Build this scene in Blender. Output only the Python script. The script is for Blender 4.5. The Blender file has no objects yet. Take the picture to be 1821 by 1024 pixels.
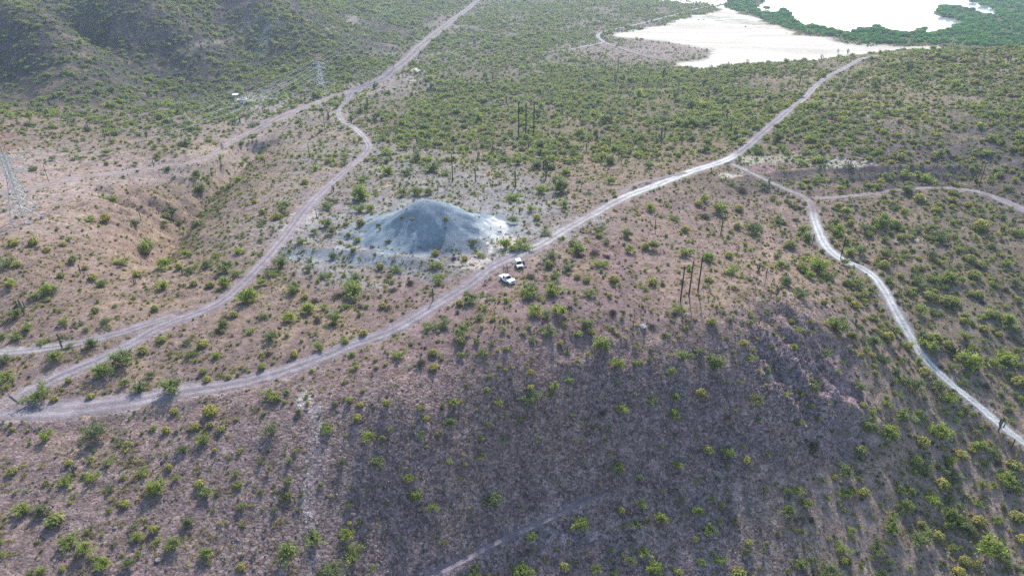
import bpy, bmesh, math, random
import numpy as np
from mathutils import Vector, Matrix
from mathutils.kdtree import KDTree
R = math.radians
rng = np.random.default_rng(7)
random.seed(7)
scene = bpy.context.scene
col = scene.collection

# ------------------------------------------------------------------ camera, sky, sun, exposure
PITCH, F, CX, CY, CAMZ = R(27.7), 1230.0, 910.5, 512.0, 97.0
cam = bpy.data.cameras.new('camera'); cam_o = bpy.data.objects.new('camera', cam); col.objects.link(cam_o)
cam.sensor_width = 36; cam.lens = 36 * F / 1821; cam.clip_start = 1; cam.clip_end = 20000
cam_o.location = (0, 0, CAMZ); cam_o.rotation_euler = (R(90) - PITCH, 0, 0)
scene.camera = cam_o
SUN_EL, SUN_AZ = R(35), R(9)                     # azimuth measured from +Y towards +X
sun_dir = Vector((math.sin(SUN_AZ) * math.cos(SUN_EL), math.cos(SUN_AZ) * math.cos(SUN_EL), math.sin(SUN_EL)))
w = bpy.data.worlds.new("World"); scene.world = w; w.use_nodes = True
nt = w.node_tree; sky = nt.nodes.new('ShaderNodeTexSky'); sky.sky_type = 'NISHITA'; sky.sun_disc = False
sky.sun_elevation = SUN_EL; sky.sun_rotation = SUN_AZ; sky.altitude = 50; sky.dust_density = 1.0; sky.air_density = 1.0
nt.links.new(sky.outputs[0], nt.nodes['Background'].inputs[0]); nt.nodes['Background'].inputs[1].default_value = 0.15
sl = bpy.data.lights.new('sun', 'SUN'); sl.energy = 3.4; sl.angle = R(2.0); sl.color = (1.0, 0.95, 0.88)
so = bpy.data.objects.new('sun', sl); col.objects.link(so); so.rotation_euler = sun_dir.to_track_quat('Z', 'Y').to_euler()
scene.view_settings.view_transform = 'Standard'; scene.view_settings.look = 'None'
scene.view_settings.exposure = 0.95; scene.view_settings.gamma = 1.0; scene.view_settings.use_curve_mapping = False
scene.cycles.max_bounces = 6; scene.cycles.diffuse_bounces = 3; scene.cycles.glossy_bounces = 2
scene.cycles.transmission_bounces = 3; scene.cycles.volume_bounces = 0; scene.cycles.transparent_max_bounces = 8
scene.cycles.use_denoising = False; scene.cycles.denoiser = 'OPENIMAGEDENOISE'; scene.cycles.denoising_input_passes = 'RGB_ALBEDO_NORMAL'

# ------------------------------------------------------------------ helpers
def tag(o, label=None, cat=None, group=None, kind=None):
    if label: o['label'] = label
    if cat: o['category'] = cat
    if group: o['group'] = group
    if kind: o['kind'] = kind
    return o

def mesh_np(name, verts, faces, mats=(), smooth=False):
    """mesh from numpy arrays; faces is one (n,k) array or a list of them"""
    me = bpy.data.meshes.new(name)
    if not isinstance(faces, (list, tuple)): faces = [faces]
    faces = [np.asarray(f, dtype=np.int32) for f in faces if len(f)]
    me.vertices.add(len(verts)); me.vertices.foreach_set('co', np.asarray(verts, dtype=np.float32).ravel())
    nl = sum(f.size for f in faces); nf = sum(len(f) for f in faces)
    me.loops.add(nl); me.loops.foreach_set('vertex_index', np.concatenate([f.ravel() for f in faces]))
    me.polygons.add(nf)
    tot = np.concatenate([np.full(len(f), f.shape[1], np.int32) for f in faces])
    me.polygons.foreach_set('loop_start', np.concatenate([[0], np.cumsum(tot)[:-1]]).astype(np.int32))
    for m in mats: me.materials.append(m)
    me.update(calc_edges=True)
    if smooth: me.polygons.foreach_set('use_smooth', np.ones(nf, dtype=bool))
    return me

def link(name, me, parent=None):
    o = bpy.data.objects.new(name, me); col.objects.link(o)
    if parent: o.parent = parent
    return o

def empty(name, loc=(0, 0, 0), rz=0.0):
    o = bpy.data.objects.new(name, None); o.empty_display_size = .3; col.objects.link(o)
    o.location = loc; o.rotation_euler = (0, 0, rz); return o

def copy_tree(o, parent=None):
    c = o.copy(); col.objects.link(c)
    if parent: c.parent = parent
    for ch in list(o.children): copy_tree(ch, c)
    return c

class MB:
    """collects boxes, tubes and prisms, builds ONE mesh object"""
    def __init__(s): s.v = []; s.f = []
    def add(s, vs, fs):
        b = len(s.v); s.v += [tuple(v) for v in vs]; s.f += [tuple(i + b for i in f) for f in fs]; return s
    def box(s, x0, x1, y0, y1, z0, z1):
        return s.add([(x, y, z) for x in (x0, x1) for y in (y0, y1) for z in (z0, z1)],
                     [(0, 1, 3, 2), (4, 6, 7, 5), (0, 4, 5, 1), (2, 3, 7, 6), (0, 2, 6, 4), (1, 5, 7, 3)])
    def tube(s, a, b, r0, r1=None, n=6, cap=True):
        r1 = r0 if r1 is None else r1
        a, b = Vector(a), Vector(b); d = (b - a).normalized()
        x = d.orthogonal().normalized(); y = d.cross(x)
        vs = [a + (x * math.cos(t) + y * math.sin(t)) * r0 for t in [2 * math.pi * k / n for k in range(n)]]
        vs += [b + (x * math.cos(t) + y * math.sin(t)) * r1 for t in [2 * math.pi * k / n for k in range(n)]]
        fs = [(k, (k + 1) % n, n + (k + 1) % n, n + k) for k in range(n)]
        if cap: fs += [tuple(range(n))[::-1], tuple(range(n, 2 * n))]
        return s.add(vs, fs)
    def prism(s, poly, y0, y1, taper=None):
        """polygon of (x, z) pulled along y"""
        n = len(poly)
        vs = [(x, y0, z) for x, z in poly] + [(x, y1, z) for x, z in poly]
        return s.add(vs, [tuple(range(n)), tuple(range(n, 2 * n))[::-1]] + [(k + n, (k + 1) % n + n, (k + 1) % n, k) for k in range(n)])
    def lathe(s, prof, n=16, axis='z', c=(0, 0, 0)):
        vs = []
        for r, h in prof:
            for k in range(n):
                t = 2 * math.pi * k / n; p = (r * math.cos(t), r * math.sin(t), h)
                if axis == 'y': p = (p[0], p[2], p[1])
                vs.append((p[0] + c[0], p[1] + c[1], p[2] + c[2]))
        fs = [(j * n + k, j * n + (k + 1) % n, (j + 1) * n + (k + 1) % n, (j + 1) * n + k) for j in range(len(prof) - 1) for k in range(n)]
        return s.add(vs, fs)
    def build(s, name, mat, parent=None, smooth=False, bevel=0):
        me = bpy.data.meshes.new(name); me.from_pydata(s.v, [], s.f)
        bm = bmesh.new(); bm.from_mesh(me); bmesh.ops.recalc_face_normals(bm, faces=bm.faces); bm.to_mesh(me); bm.free()
        me.materials.append(mat)
        if smooth: me.polygons.foreach_set('use_smooth', [True] * len(me.polygons))
        o = link(name, me, parent)
        if bevel:
            m = o.modifiers.new('bevel', 'BEVEL'); m.width = bevel; m.segments = 2; m.limit_method = 'ANGLE'; m.angle_limit = R(35)
        return o

def hash2(ix, iy, seed):
    h = (ix.astype(np.int64) * 374761393 + iy.astype(np.int64) * 668265263 + seed * 1442695041) & 0x7fffffff
    h = ((h ^ (h >> 13)) * 1274126177) & 0x7fffffff
    return ((h ^ (h >> 16)) & 0xffff) / 65535.0
def vnoise(x, y, seed=0):
    x = np.asarray(x, float); y = np.asarray(y, float)
    ix = np.floor(x); iy = np.floor(y); fx = x - ix; fy = y - iy
    fx = fx * fx * fx * (fx * (fx * 6 - 15) + 10); fy = fy * fy * fy * (fy * (fy * 6 - 15) + 10)
    ix = ix.astype(np.int64); iy = iy.astype(np.int64)
    a = hash2(ix, iy, seed); b = hash2(ix + 1, iy, seed); c = hash2(ix, iy + 1, seed); d = hash2(ix + 1, iy + 1, seed)
    return (a * (1 - fx) + b * fx) * (1 - fy) + (c * (1 - fx) + d * fx) * fy
def fbm(x, y, seed=0, octs=4, gain=.5):
    s = 0; a = 1; t = 0
    for k in range(octs):
        ca, sa = math.cos(k * .7), math.sin(k * .7)
        s = s + a * (vnoise((x * ca - y * sa) * 2 ** k + 17.3 * k, (x * sa + y * ca) * 2 ** k - 9.1 * k, seed + k) - .5); t += a; a *= gain
    return s / t * 2                                    # about -1 .. 1
def sstep(a, b, x):
    t = np.clip((x - a) / (b - a), 0, 1); return t * t * (3 - 2 * t)

SP, CP = math.sin(PITCH), math.cos(PITCH)
def ray(px, py):
    """direction of a photo pixel, scaled to unit camera depth"""
    uu = (np.asarray(px, float) - CX) / F; vv = (np.asarray(py, float) - CY) / F
    return np.stack([uu, CP - vv * SP, -SP - vv * CP], -1)
def project(x, y, z):
    dz = np.asarray(z, float) - CAMZ
    d = np.maximum(y * CP - dz * SP, 15.0); up = y * SP + dz * CP
    return CX + F * x / d, CY - F * up / d, d
def at_z(px, py, z):
    r = ray(px, py); D = (z - CAMZ) / r[..., 2]
    return r[..., 0] * D, r[..., 1] * D

# ------------------------------------------------------------------ materials
def new_mat(name):
    m = bpy.data.materials.new(name); m.use_nodes = True; n = m.node_tree; n.nodes.clear()
    out = n.nodes.new('ShaderNodeOutputMaterial'); return m, n, out
def nd(n, t, **kw):
    x = n.nodes.new('ShaderNode' + t)
    for k, v in kw.items(): setattr(x, k, v)
    return x
def ramp_map(n, src, a, b, lo=0.0, hi=1.0):
    m = nd(n, 'MapRange'); m.inputs[1].default_value = lo; m.inputs[2].default_value = hi; m.inputs[3].default_value = a; m.inputs[4].default_value = b
    n.links.new(src, m.inputs[0]); return m.outputs[0]
def mul(n, a, b, op='MULTIPLY'):
    m = nd(n, 'Math', operation=op)
    for i, s in enumerate((a, b)):
        if isinstance(s, (int, float)): m.inputs[i].default_value = s
        else: n.links.new(s, m.inputs[i])
    return m.outputs[0]

def ground_material():
    m, n, out = new_mat('desert_ground')
    bs = nd(n, 'BsdfDiffuse'); n.links.new(bs.outputs[0], out.inputs[0])
    co = nd(n, 'TexCoord').outputs['Object']
    at = nd(n, 'Attribute', attribute_name='Col'); rk = nd(n, 'Attribute', attribute_name='rock')
    n1 = nd(n, 'TexNoise'); n1.inputs['Scale'].default_value = .35; n1.inputs['Detail'].default_value = 7; n1.inputs['Roughness'].default_value = .68
    n2 = nd(n, 'TexNoise'); n2.inputs['Scale'].default_value = 2.3; n2.inputs['Detail'].default_value = 5; n2.inputs['Roughness'].default_value = .7
    v1 = nd(n, 'TexVoronoi'); v1.inputs['Scale'].default_value = 1.5; v1.inputs['Randomness'].default_value = 1
    v2 = nd(n, 'TexVoronoi'); v2.inputs['Scale'].default_value = 3.2
    # warp the cells so that they do not read as a regular mosaic
    wv = nd(n, 'TexNoise'); wv.inputs['Scale'].default_value = 1.1; wv.inputs['Detail'].default_value = 3
    ad = nd(n, 'MixRGB', blend_type='ADD'); ad.inputs[0].default_value = .8
    for t in (n1, n2, wv): n.links.new(co, t.inputs['Vector'])
    n.links.new(co, ad.inputs[1]); n.links.new(wv.outputs['Color'], ad.inputs[2])
    for t in (v1, v2): n.links.new(ad.outputs[0], t.inputs['Vector'])
    s1 = nd(n, 'SeparateColor'); n.links.new(v1.outputs['Color'], s1.inputs[0])
    s2 = nd(n, 'SeparateColor'); n.links.new(v2.outputs['Color'], s2.inputs[0])
    a = ramp_map(n, n1.outputs[0], .62, 1.38, .3, .7); b = ramp_map(n, n2.outputs[0], .72, 1.28, .3, .7)
    c = ramp_map(n, s1.outputs[0], .58, 1.48); d = ramp_map(n, s2.outputs[0], .55, 1.5)
    cd = mul(n, c, d); one = nd(n, 'MixRGB')
    n.links.new(rk.outputs['Fac'], one.inputs[0]); one.inputs[1].default_value = (1, 1, 1, 1); n.links.new(cd, one.inputs[2])
    ab = mul(n, a, b); half = nd(n, 'Attribute', attribute_name='vary')
    ab2 = nd(n, 'MixRGB'); n.links.new(half.outputs['Fac'], ab2.inputs[0]); ab2.inputs[1].default_value = (1, 1, 1, 1); n.links.new(ab, ab2.inputs[2])
    m1 = nd(n, 'MixRGB', blend_type='MULTIPLY'); m1.inputs[0].default_value = 1; n.links.new(at.outputs['Color'], m1.inputs[1]); n.links.new(one.outputs[0], m1.inputs[2])
    m2 = nd(n, 'MixRGB', blend_type='MULTIPLY'); m2.inputs[0].default_value = 1; n.links.new(m1.outputs[0], m2.inputs[1]); n.links.new(ab2.outputs[0], m2.inputs[2])
    n.links.new(m2.outputs[0], bs.inputs['Color'])
    h = mul(n, n2.outputs[0], mul(n, mul(n, v1.outputs['Distance'], -1.2), rk.outputs['Fac']), 'ADD')
    h = mul(n, h, mul(n, n1.outputs[0], 1.5), 'ADD')
    bp = nd(n, 'Bump'); bp.inputs['Strength'].default_value = .75; bp.inputs['Distance'].default_value = .35
    n.links.new(h, bp.inputs['Height']); n.links.new(bp.outputs[0], bs.inputs['Normal'])
    return m

def leaf_material(name, c1, c2, trans=.35, noise=1.2):
    """leaf colour runs from c1 to c2 from plant to plant"""
    m, n, out = new_mat(name)
    oi = nd(n, 'ObjectInfo'); cr = nd(n, 'ValToRGB'); cr.color_ramp.elements[0].color = (*c1, 1); cr.color_ramp.elements[1].color = (*c2, 1)
    n.links.new(oi.outputs['Random'], cr.inputs[0])
    t = nd(n, 'TexNoise'); t.inputs['Scale'].default_value = noise; t.inputs['Detail'].default_value = 2
    n.links.new(nd(n, 'TexCoord').outputs['Object'], t.inputs['Vector'])
    f = ramp_map(n, t.outputs[0], .65, 1.35, .3, .7)
    mx = nd(n, 'MixRGB', blend_type='MULTIPLY'); mx.inputs[0].default_value = 1; n.links.new(cr.outputs[0], mx.inputs[1]); n.links.new(f, mx.inputs[2])
    d = nd(n, 'BsdfDiffuse'); tr = nd(n, 'BsdfTranslucent'); ms = nd(n, 'MixShader'); ms.inputs[0].default_value = trans
    n.links.new(mx.outputs[0], d.inputs[0]); n.links.new(mx.outputs[0], tr.inputs[0]); n.links.new(d.outputs[0], ms.inputs[1]); n.links.new(tr.outputs[0], ms.inputs[2])
    n.links.new(ms.outputs[0], out.inputs[0]); return m

def plain(name, c, rough=.7, metal=0.0, spec=.4, vary=.2, scale=3.0):
    m, n, out = new_mat(name); b = nd(n, 'BsdfPrincipled'); n.links.new(b.outputs[0], out.inputs[0])
    b.inputs['Roughness'].default_value = rough; b.inputs['Metallic'].default_value = metal; b.inputs['Specular IOR Level'].default_value = spec
    t = nd(n, 'TexNoise'); t.inputs['Scale'].default_value = scale; t.inputs['Detail'].default_value = 5
    n.links.new(nd(n, 'TexCoord').outputs['Object'], t.inputs['Vector'])
    f = ramp_map(n, t.outputs[0], 1 - vary, 1 + vary, .3, .7)
    mx = nd(n, 'MixRGB', blend_type='MULTIPLY'); mx.inputs[0].default_value = 1; mx.inputs[1].default_value = (*c, 1); n.links.new(f, mx.inputs[2])
    n.links.new(mx.outputs[0], b.inputs['Base Color']); return m

HAZE = .00011
M = {}
M['ground'] = ground_material()
M['green'] = leaf_material('shrub_leaves', (.215, .26, .14), (.36, .43, .105), .55)
M['yellow'] = leaf_material('brittlebush_flowers', (.40, .41, .16), (.52, .47, .14), .45, 2)
M['ybase'] = leaf_material('brittlebush_leaves', (.20, .22, .11), (.25, .25, .09), .4, 2)
M['dry'] = leaf_material('dry_twigs', (.11, .10, .085), (.20, .175, .135), .2, 2)
M['tuft'] = leaf_material('dry_grass', (.33, .29, .16), (.50, .43, .20), .4, 2)
M['mangrove'] = leaf_material('mangrove_leaves', (.10, .28, .055), (.18, .42, .075), .5, .15)
M['bark'] = plain('bark', (.16, .13, .10)); M['palebark'] = plain('pale_bark', (.34, .32, .22))
M['cactus'] = plain('cactus_skin', (.080, .096, .062), .8); M['stone'] = plain('stone', (.17, .13, .135), .9, vary=.3)
M['pole'] = plain('tarred_wood', (.022, .017, .016), .8); M['post'] = plain('weathered_wood', (.09, .075, .065), .8)
M['steel'] = plain('galvanised_steel', (.42, .46, .47), .5, .2); M['orange'] = plain('orange_paint', (.55, .24, .13), .6)
M['wire'] = plain('aluminium_wire', (.35, .38, .40), .5, .3); M['glassins'] = plain('white_porcelain', (.75, .76, .75), .3)
M['white'] = plain('white_paint', (.80, .81, .82), .35, 0, .5, .04); M['glass'] = plain('dark_glass', (.018, .024, .03), .08, 0, .6, .05)
M['black'] = plain('black_plastic', (.018, .018, .02), .6); M['tyre'] = plain('tyre_rubber', (.02, .02, .022), .85)
M['rim'] = plain('alloy_rim', (.25, .25, .26), .4, .6); M['lamp'] = plain('headlight_lens', (.6, .63, .66), .15); M['chrome'] = plain('chrome', (.6, .6, .62), .2, .9)
M['concrete'] = plain('tank_concrete', (.26, .26, .28), .9, vary=.3, scale=1.5)
# ------------------------------------------------------------------ terrain heights
# known spots of the ground: photo pixel and height above the place where the trucks stand
CTRL = [(900,490,0),(780,540,-1),(620,620,-2),(400,680,-3),(150,722,-4),(0,730,-4),(300,580,-3),(440,490,-3),(520,400,-4),(590,320,-8),(650,270,-13),(600,210,-22),
 (0,560,-1),(0,640,-2.5),(150,560,-1.5),(250,640,-3),(500,560,-2),(640,560,-1.5),(700,470,-2),(600,470,-3),
 (130,316,-6),(370,280,-14),(540,195,-26),(680,150,-32),(570,160,-33),(45,390,3),(0,345,0),(0,500,2),(150,480,-2),(250,395,-9),(200,330,-7),(60,430,3),(130,385,0),
 (330,440,-10),(300,400,-14),(350,350,-18),(400,300,-20),(430,262,-24),(280,445,-9),(390,420,-6),(430,350,-10),(480,290,-15),(520,245,-20),(300,500,-5),
 (960,435,-.3),(1100,355,-2),(1200,316,-3),(1290,285,-4),(1350,240,-4.5),(1410,190,-4),(1470,140,-5),(1540,100,-10),
 (1820,86,6),(1700,90,2),(1600,92,-4),(1450,108,-12),(1360,112,-22),(1250,124,-35),(1800,150,6),(1650,150,2),(1550,200,0),(1700,200,4),(1800,230,4),(1750,262,0),(1750,305,-5),(1650,300,-4.5),(1550,290,-3.5),(1480,300,-5),(1400,300,-6),(1820,310,-3),
 (1440,352,-8),(1560,343,-7.5),(1680,334,-7),(1800,366,-9),(1460,430,-10.5),(1500,462,-12),(1580,510,-14.5),(1620,590,-19),(1700,690,-25),(1821,795,-31),
 (1640,450,-12),(1780,450,-13),(1750,560,-18),(1821,650,-24),(1300,360,-7),(1340,420,-7.5),(1380,500,-6),(1300,480,-3.5),(1200,400,-3),(1150,480,-1.5),(1050,440,-1),
 (1821,1010,-42),(1600,1010,-41),(1400,1010,-36.5),(1100,1010,-33.5),(900,1010,-30.5),(700,1010,-23.5),(500,1010,-15.5),(250,1010,-11),(0,1010,-8.5),
 (0,850,-6),(250,860,-7.5),(500,720,-3),(500,850,-8.5),(700,720,-3),(700,850,-12.5),(900,650,-2),(900,800,-15),(1050,590,-1.2),(1200,530,-1.5),(1330,530,-3),(1130,660,-7),(1250,600,-4),(1370,560,-4.5),
 (1100,800,-19),(1300,700,-13.5),(1420,620,-9),(1300,850,-26),(1500,800,-28),(1480,640,-15),(1560,720,-23),(1540,600,-14.5),(1650,800,-31.5),(1700,900,-38),(1420,540,-6.5),
 (1000,300,-7),(1000,240,-15),(1000,190,-25),(1000,140,-33),(1150,250,-9),(1150,200,-17),(1150,150,-28),(1280,240,-7),(1280,190,-12),(1280,150,-20),(860,280,-9),(800,220,-19),(800,170,-29),(760,130,-33),(700,250,-15),
 (900,60,-35),(860,110,-34),(1000,95,-37),(1060,72,-38.5),(1130,48,-38.5),(1250,15,-38.5),(1220,90,-39.5),(1400,80,-39.7),(1250,50,-39.6),(1000,20,-30),(900,10,-33),(1100,5,-30),
 (200,190,-20),(100,230,-10),(0,205,-6),(300,210,-22),(420,185,-31),(250,150,-27),(0,150,-16),(450,140,-33),(150,100,-18),(300,100,-16),(450,90,-22),(600,100,-27),(200,30,16),(200,0,29),(0,60,14),(0,5,34),(400,20,11),(450,0,21),(550,20,3),(100,30,22),(300,60,2),(650,50,-22),(720,20,-22),(780,60,-33)]
# ground hidden behind the crest of the right-hand hill: photo column, camera depth, height
HIDDEN = [(1450,740,-38.5),(1520,750,-38),(1600,750,-37.5),(1700,720,-37),(1820,710,-37),(1960,700,-36),(1400,760,-39),(1450,900,-39.8),(1600,900,-39.8),(1750,900,-39.8),(1900,900,-39.8)]
WORLD_CTRL = [(0,60,-40),(-120,60,-14),(150,60,-60),(0,-20,-75),(-300,-20,-50),(300,-20,-85),(-250,120,-14),(320,140,-48),(-330,300,0),(420,300,-8),(480,600,0),(900,900,-40),(-700,700,45),(-900,1100,60),(-500,1300,40),(-200,1700,10),
 (300,1500,-40.5),(800,1500,-40.5),(1500,1500,-40),(600,2500,-41),(-600,2500,60),(0,4000,0),(2500,3500,-40),(-2500,3500,120),(-2500,500,80),(2500,500,10)]
def warp(x, y): return np.stack([1.6 * x / (y + 90), np.log(y + 90)], -1)
pts = []; vals = []
for px, py, z in CTRL:
    x, y = at_z(px, py, z); pts.append((float(x), float(y))); vals.append(z)
for px, D, z in HIDDEN:
    pts.append(((px - CX) / F * D, (D + (z - CAMZ) * SP) / CP)); vals.append(z)
for x, y, z in WORLD_CTRL: pts.append((x, y)); vals.append(z)
P = warp(np.array([p[0] for p in pts]), np.array([p[1] for p in pts])); N = len(P)
def tk(r2): return .5 * r2 * np.log(r2 + 1e-12)
K = tk(((P[:, None] - P[None]) ** 2).sum(-1)) + np.eye(N) * 6e-5
A = np.zeros((N + 3, N + 3)); A[:N, :N] = K; A[:N, N] = 1; A[:N, N + 1:] = P; A[N, :N] = 1; A[N + 1:, :N] = P.T
sol = np.linalg.solve(A, np.concatenate([vals, [0, 0, 0]]))
def tps(x, y):
    Q = warp(x, y); out = np.zeros(len(Q))
    for i in range(0, len(Q), 60000):
        q = Q[i:i + 60000]
        out[i:i + 60000] = tk(((q[:, None, 0] - P[None, :, 0]) ** 2 + (q[:, None, 1] - P[None, :, 1]) ** 2)) @ sol[:N] + sol[N] + q @ sol[N + 1:]
    return out
# fan grid: finer where the ground is near
S = np.concatenate([np.linspace(math.log(40), 5.08, 16)[:-1], np.arange(5.08, 7.42, .0042), np.linspace(7.43, math.log(7000), 30)])
Ucols = np.concatenate([np.linspace(-2.4, -.76, 22)[:-1], np.arange(-.76, .76, .0024), np.linspace(.765, 2.4, 22)])
NR, NC = len(S), len(Ucols)
GY = np.repeat(np.exp(S) - 90, NC); GX = (np.exp(S)[:, None] * Ucols[None]).ravel()
def bil(grid, x, y):
    g = grid.reshape(NR, NC, *grid.shape[1:]); x = np.asarray(x, float); y = np.asarray(y, float)
    fs = np.interp(np.log(np.maximum(y, -49.9) + 90), S, np.arange(NR)); fu = np.interp(x / (np.maximum(y, -49.9) + 90), Ucols, np.arange(NC))
    i = np.clip(fs.astype(int), 0, NR - 2); j = np.clip(fu.astype(int), 0, NC - 2); a = fs - i; b = fu - j
    if grid.ndim > 1: a = a[..., None]; b = b[..., None]
    return (g[i, j] * (1 - b) + g[i, j + 1] * b) * (1 - a) + (g[i + 1, j] * (1 - b) + g[i + 1, j + 1] * b) * a
MARCH = np.exp(np.linspace(math.log(90), math.log(2600), 1400))
def hit(grid, px, py):
    """world points where the view rays of photo pixels meet the ground"""
    px = np.atleast_1d(np.asarray(px, float)); py = np.atleast_1d(np.asarray(py, float)); out = np.zeros((len(px), 3))
    for i in range(0, len(px), 400):
        r = ray(px[i:i + 400], py[i:i + 400]); pos = r[:, None] * MARCH[None, :, None]
        gap = pos[..., 2] + CAMZ - bil(grid, pos[..., 0], pos[..., 1])
        k = np.argmax(gap < 0, 1); k = np.where((gap < 0).any(1), np.maximum(k, 1), len(MARCH) - 1); ii = np.arange(len(r))
        g0, g1 = gap[ii, k - 1], gap[ii, k]; t = np.clip(g0 / (g0 - g1 + 1e-9), 0, 1)
        D = MARCH[k - 1] * (1 - t) + MARCH[k] * t; p = r * D[:, None]; p[:, 2] = bil(grid, p[:, 0], p[:, 1]); out[i:i + 400] = p
    return out
def spline(p, step):
    p = np.asarray(p, float); q = np.vstack([2 * p[0] - p[1], p, 2 * p[-1] - p[-2]]); out = []
    for i in range(1, len(q) - 2):
        n = max(2, int(np.linalg.norm(q[i + 1][:2] - q[i][:2]) / step)); t = np.linspace(0, 1, n, endpoint=False)[:, None]
        out.append(.5 * ((2 * q[i]) + (-q[i - 1] + q[i + 1]) * t + (2 * q[i - 1] - 5 * q[i] + 4 * q[i + 1] - q[i + 2]) * t ** 2 + (-q[i - 1] + 3 * q[i] - 3 * q[i + 1] + q[i + 2]) * t ** 3))
    return np.vstack(out + [p[-1:]])
def near(line, x, y, reach):
    """distance to a polyline and index of the nearest of its points, for vertices within reach"""
    kd = KDTree(len(line))
    for i, p in enumerate(line): kd.insert((p[0], p[1], 0), i)
    kd.balance(); d = np.full(len(x), 1e9); k = np.zeros(len(x), int); lo, hi = line[:, :2].min(0) - reach, line[:, :2].max(0) + reach
    for v in np.nonzero((x > lo[0]) & (x < hi[0]) & (y > lo[1]) & (y < hi[1]))[0]:
        _, i, dd = kd.find((x[v], y[v], 0)); d[v] = dd; k[v] = i
    return d, k

H = tps(GX, GY)
# spoil mound of blue-grey rock, its flank berm, and the rubble spurs on the right-hand slope
mx_, my_ = at_z(768, 418, -3.0); mx_, my_ = float(mx_), float(my_)
def mound_r(x, y):
    dx = x - mx_; dy = y - my_; a = np.where(dx < 0, 35.0, 27.0); b = np.where(dy < 0, 21.0, 26.0)
    wob = 1 + .12 * np.sin(3 * np.arctan2(dy, dx) + 1.0) + .14 * fbm(x / 9, y / 9, 5, 3)
    return np.sqrt((dx / a) ** 2 + (dy / b) ** 2) / wob
mr = mound_r(GX, GY)
mound_h = 15.0 * np.clip(1 - mr, 0, 1) ** 1.28 / (1 + .10 * np.exp(-(mr / .10) ** 2))
H += mound_h
H += (-1.5 * np.abs(fbm(np.arctan2(GY - my_, GX - mx_) * 5.0 + .5 * fbm(GX / 6, GY / 6, 11, 3), mr * 2.0, 9, 4)) * sstep(.10, .4, mr) + 1.1 * fbm(GX / 7, GY / 7, 13, 4)) * sstep(1.15, .8, mr)
def ridge(line_px, hgt, wid, grid):
    p = hit(grid, [a for a, b in line_px], [b for a, b in line_px]); l = spline(p, 1.5); d, _ = near(l, GX, GY, wid * 3)
    return hgt * np.exp(-(d / wid) ** 2)
H0 = H.copy()
H += ridge([(505,438),(560,446),(620,452),(690,462),(745,468)], 2.0, 4.2, H0)
for ln, hh, ww in (([(1398,548),(1440,572),(1480,600)], 1.5, 2.6), ([(1440,690),(1500,715),(1560,760)], 1.6, 3.0)):
    H += ridge(ln, hh, ww, H0)
# rugged outcrop: broken spurs running down to the right
for ln, hh, ww in (([(1385,308),(1450,304),(1540,301),(1640,300),(1730,298)], 1.7, 2.6), ([(1385,325),(1450,322),(1540,320),(1640,319),(1730,316)], -1.3, 2.4)):
    H += ridge(ln, hh, ww, H0)
sx0, sy0, _ = project(GX, GY, H0)
def outcrop(px, py): return np.exp(-((px - (1340 + .55 * (py - 560))) / 108) ** 2 - ((py - 665) / 130) ** 2) * sstep(1285, 1360, px - .2 * (py - 560))
oc = outcrop(sx0, sy0); ac_ = GX * .80 + GY * .60; al_ = GX * .60 - GY * .80
H += oc * (5.6 * (.42 - np.abs(fbm(ac_ / 8.5 + .35 * fbm(GX / 9, GY / 9, 171, 3), al_ / 30, 173, 4)) * 1.7) + 2.2 * fbm(GX / 3.2, GY / 3.2, 177, 4) - 1.4 * np.abs(fbm(GX / 1.7, GY / 1.7, 179, 3)))
bk = np.exp(-((sx0 - 250) / 120) ** 2 - ((sy0 - 370) / 60) ** 2)          # broken banks of the gully
H += bk * (3.2 * fbm(GX / 9, GY / 9, 191, 4) - 2.4 * np.abs(fbm(GX / 4, GY / 4, 193, 3)))
oc2 = np.exp(-((sx0 - 1150) / 200) ** 2 - ((sy0 - 640) / 70) ** 2) + .7 * np.exp(-((sx0 - 800) / 200) ** 2 - ((sy0 - 830) / 80) ** 2)
H += oc2 * (1.1 * fbm(GX / 5, GY / 5, 181, 4) - .8 * np.abs(fbm(GX / 2.4, GY / 2.4, 183, 3)))
for ln, hh, ww in (([(455,256),(430,275),(400,305),(375,335),(350,360),(320,388),(298,410),(280,436),(268,450)], -7.5, 8.0), ([(215,352),(250,372),(290,392)], -2.2, 4.0), ([(175,338),(200,350),(225,345)], -1.6, 4.0), ([(270,470),(200,495),(120,520)], -1.2, 4)):
    H += ridge(ln, hh, ww, H0)
# natural roughness
pxg, pyg, dg = project(GX, GY, H)
steep = sstep(560, 700, pyg + .12 * (pxg - 900)) * sstep(1570, 1280, pxg) * (.45 + .55 * sstep(150, 800, pxg))      # the stony slope below the road
H += fbm(GX / 16, GY / 16, 3, 4) * (.55 - .1 * steep) * sstep(0.6, 1.3, mr) * sstep(1000, 700, GY) + fbm(GX / 70, GY / 70, 21, 3) * 2.2 * sstep(420, 700, GY) * sstep(-37, -31, H)
H += -1.6 * np.clip(.32 - np.abs(fbm(GX / 38 + GY / 90, GY / 55, 33, 3)), 0, 1) * 3 * sstep(250, 500, GY) * sstep(-37, -31, H)
H += -2.2 * np.clip(.25 - np.abs(fbm((GX * .9 + GY * .45) / 26, (GY * .9 - GX * .45) / 90, 41, 3)), 0, 1) * 3 * sstep(1350, 1560, pxg) * sstep(560, 700, pyg) * sstep(200, 100, GY - 0 * GX)

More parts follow.
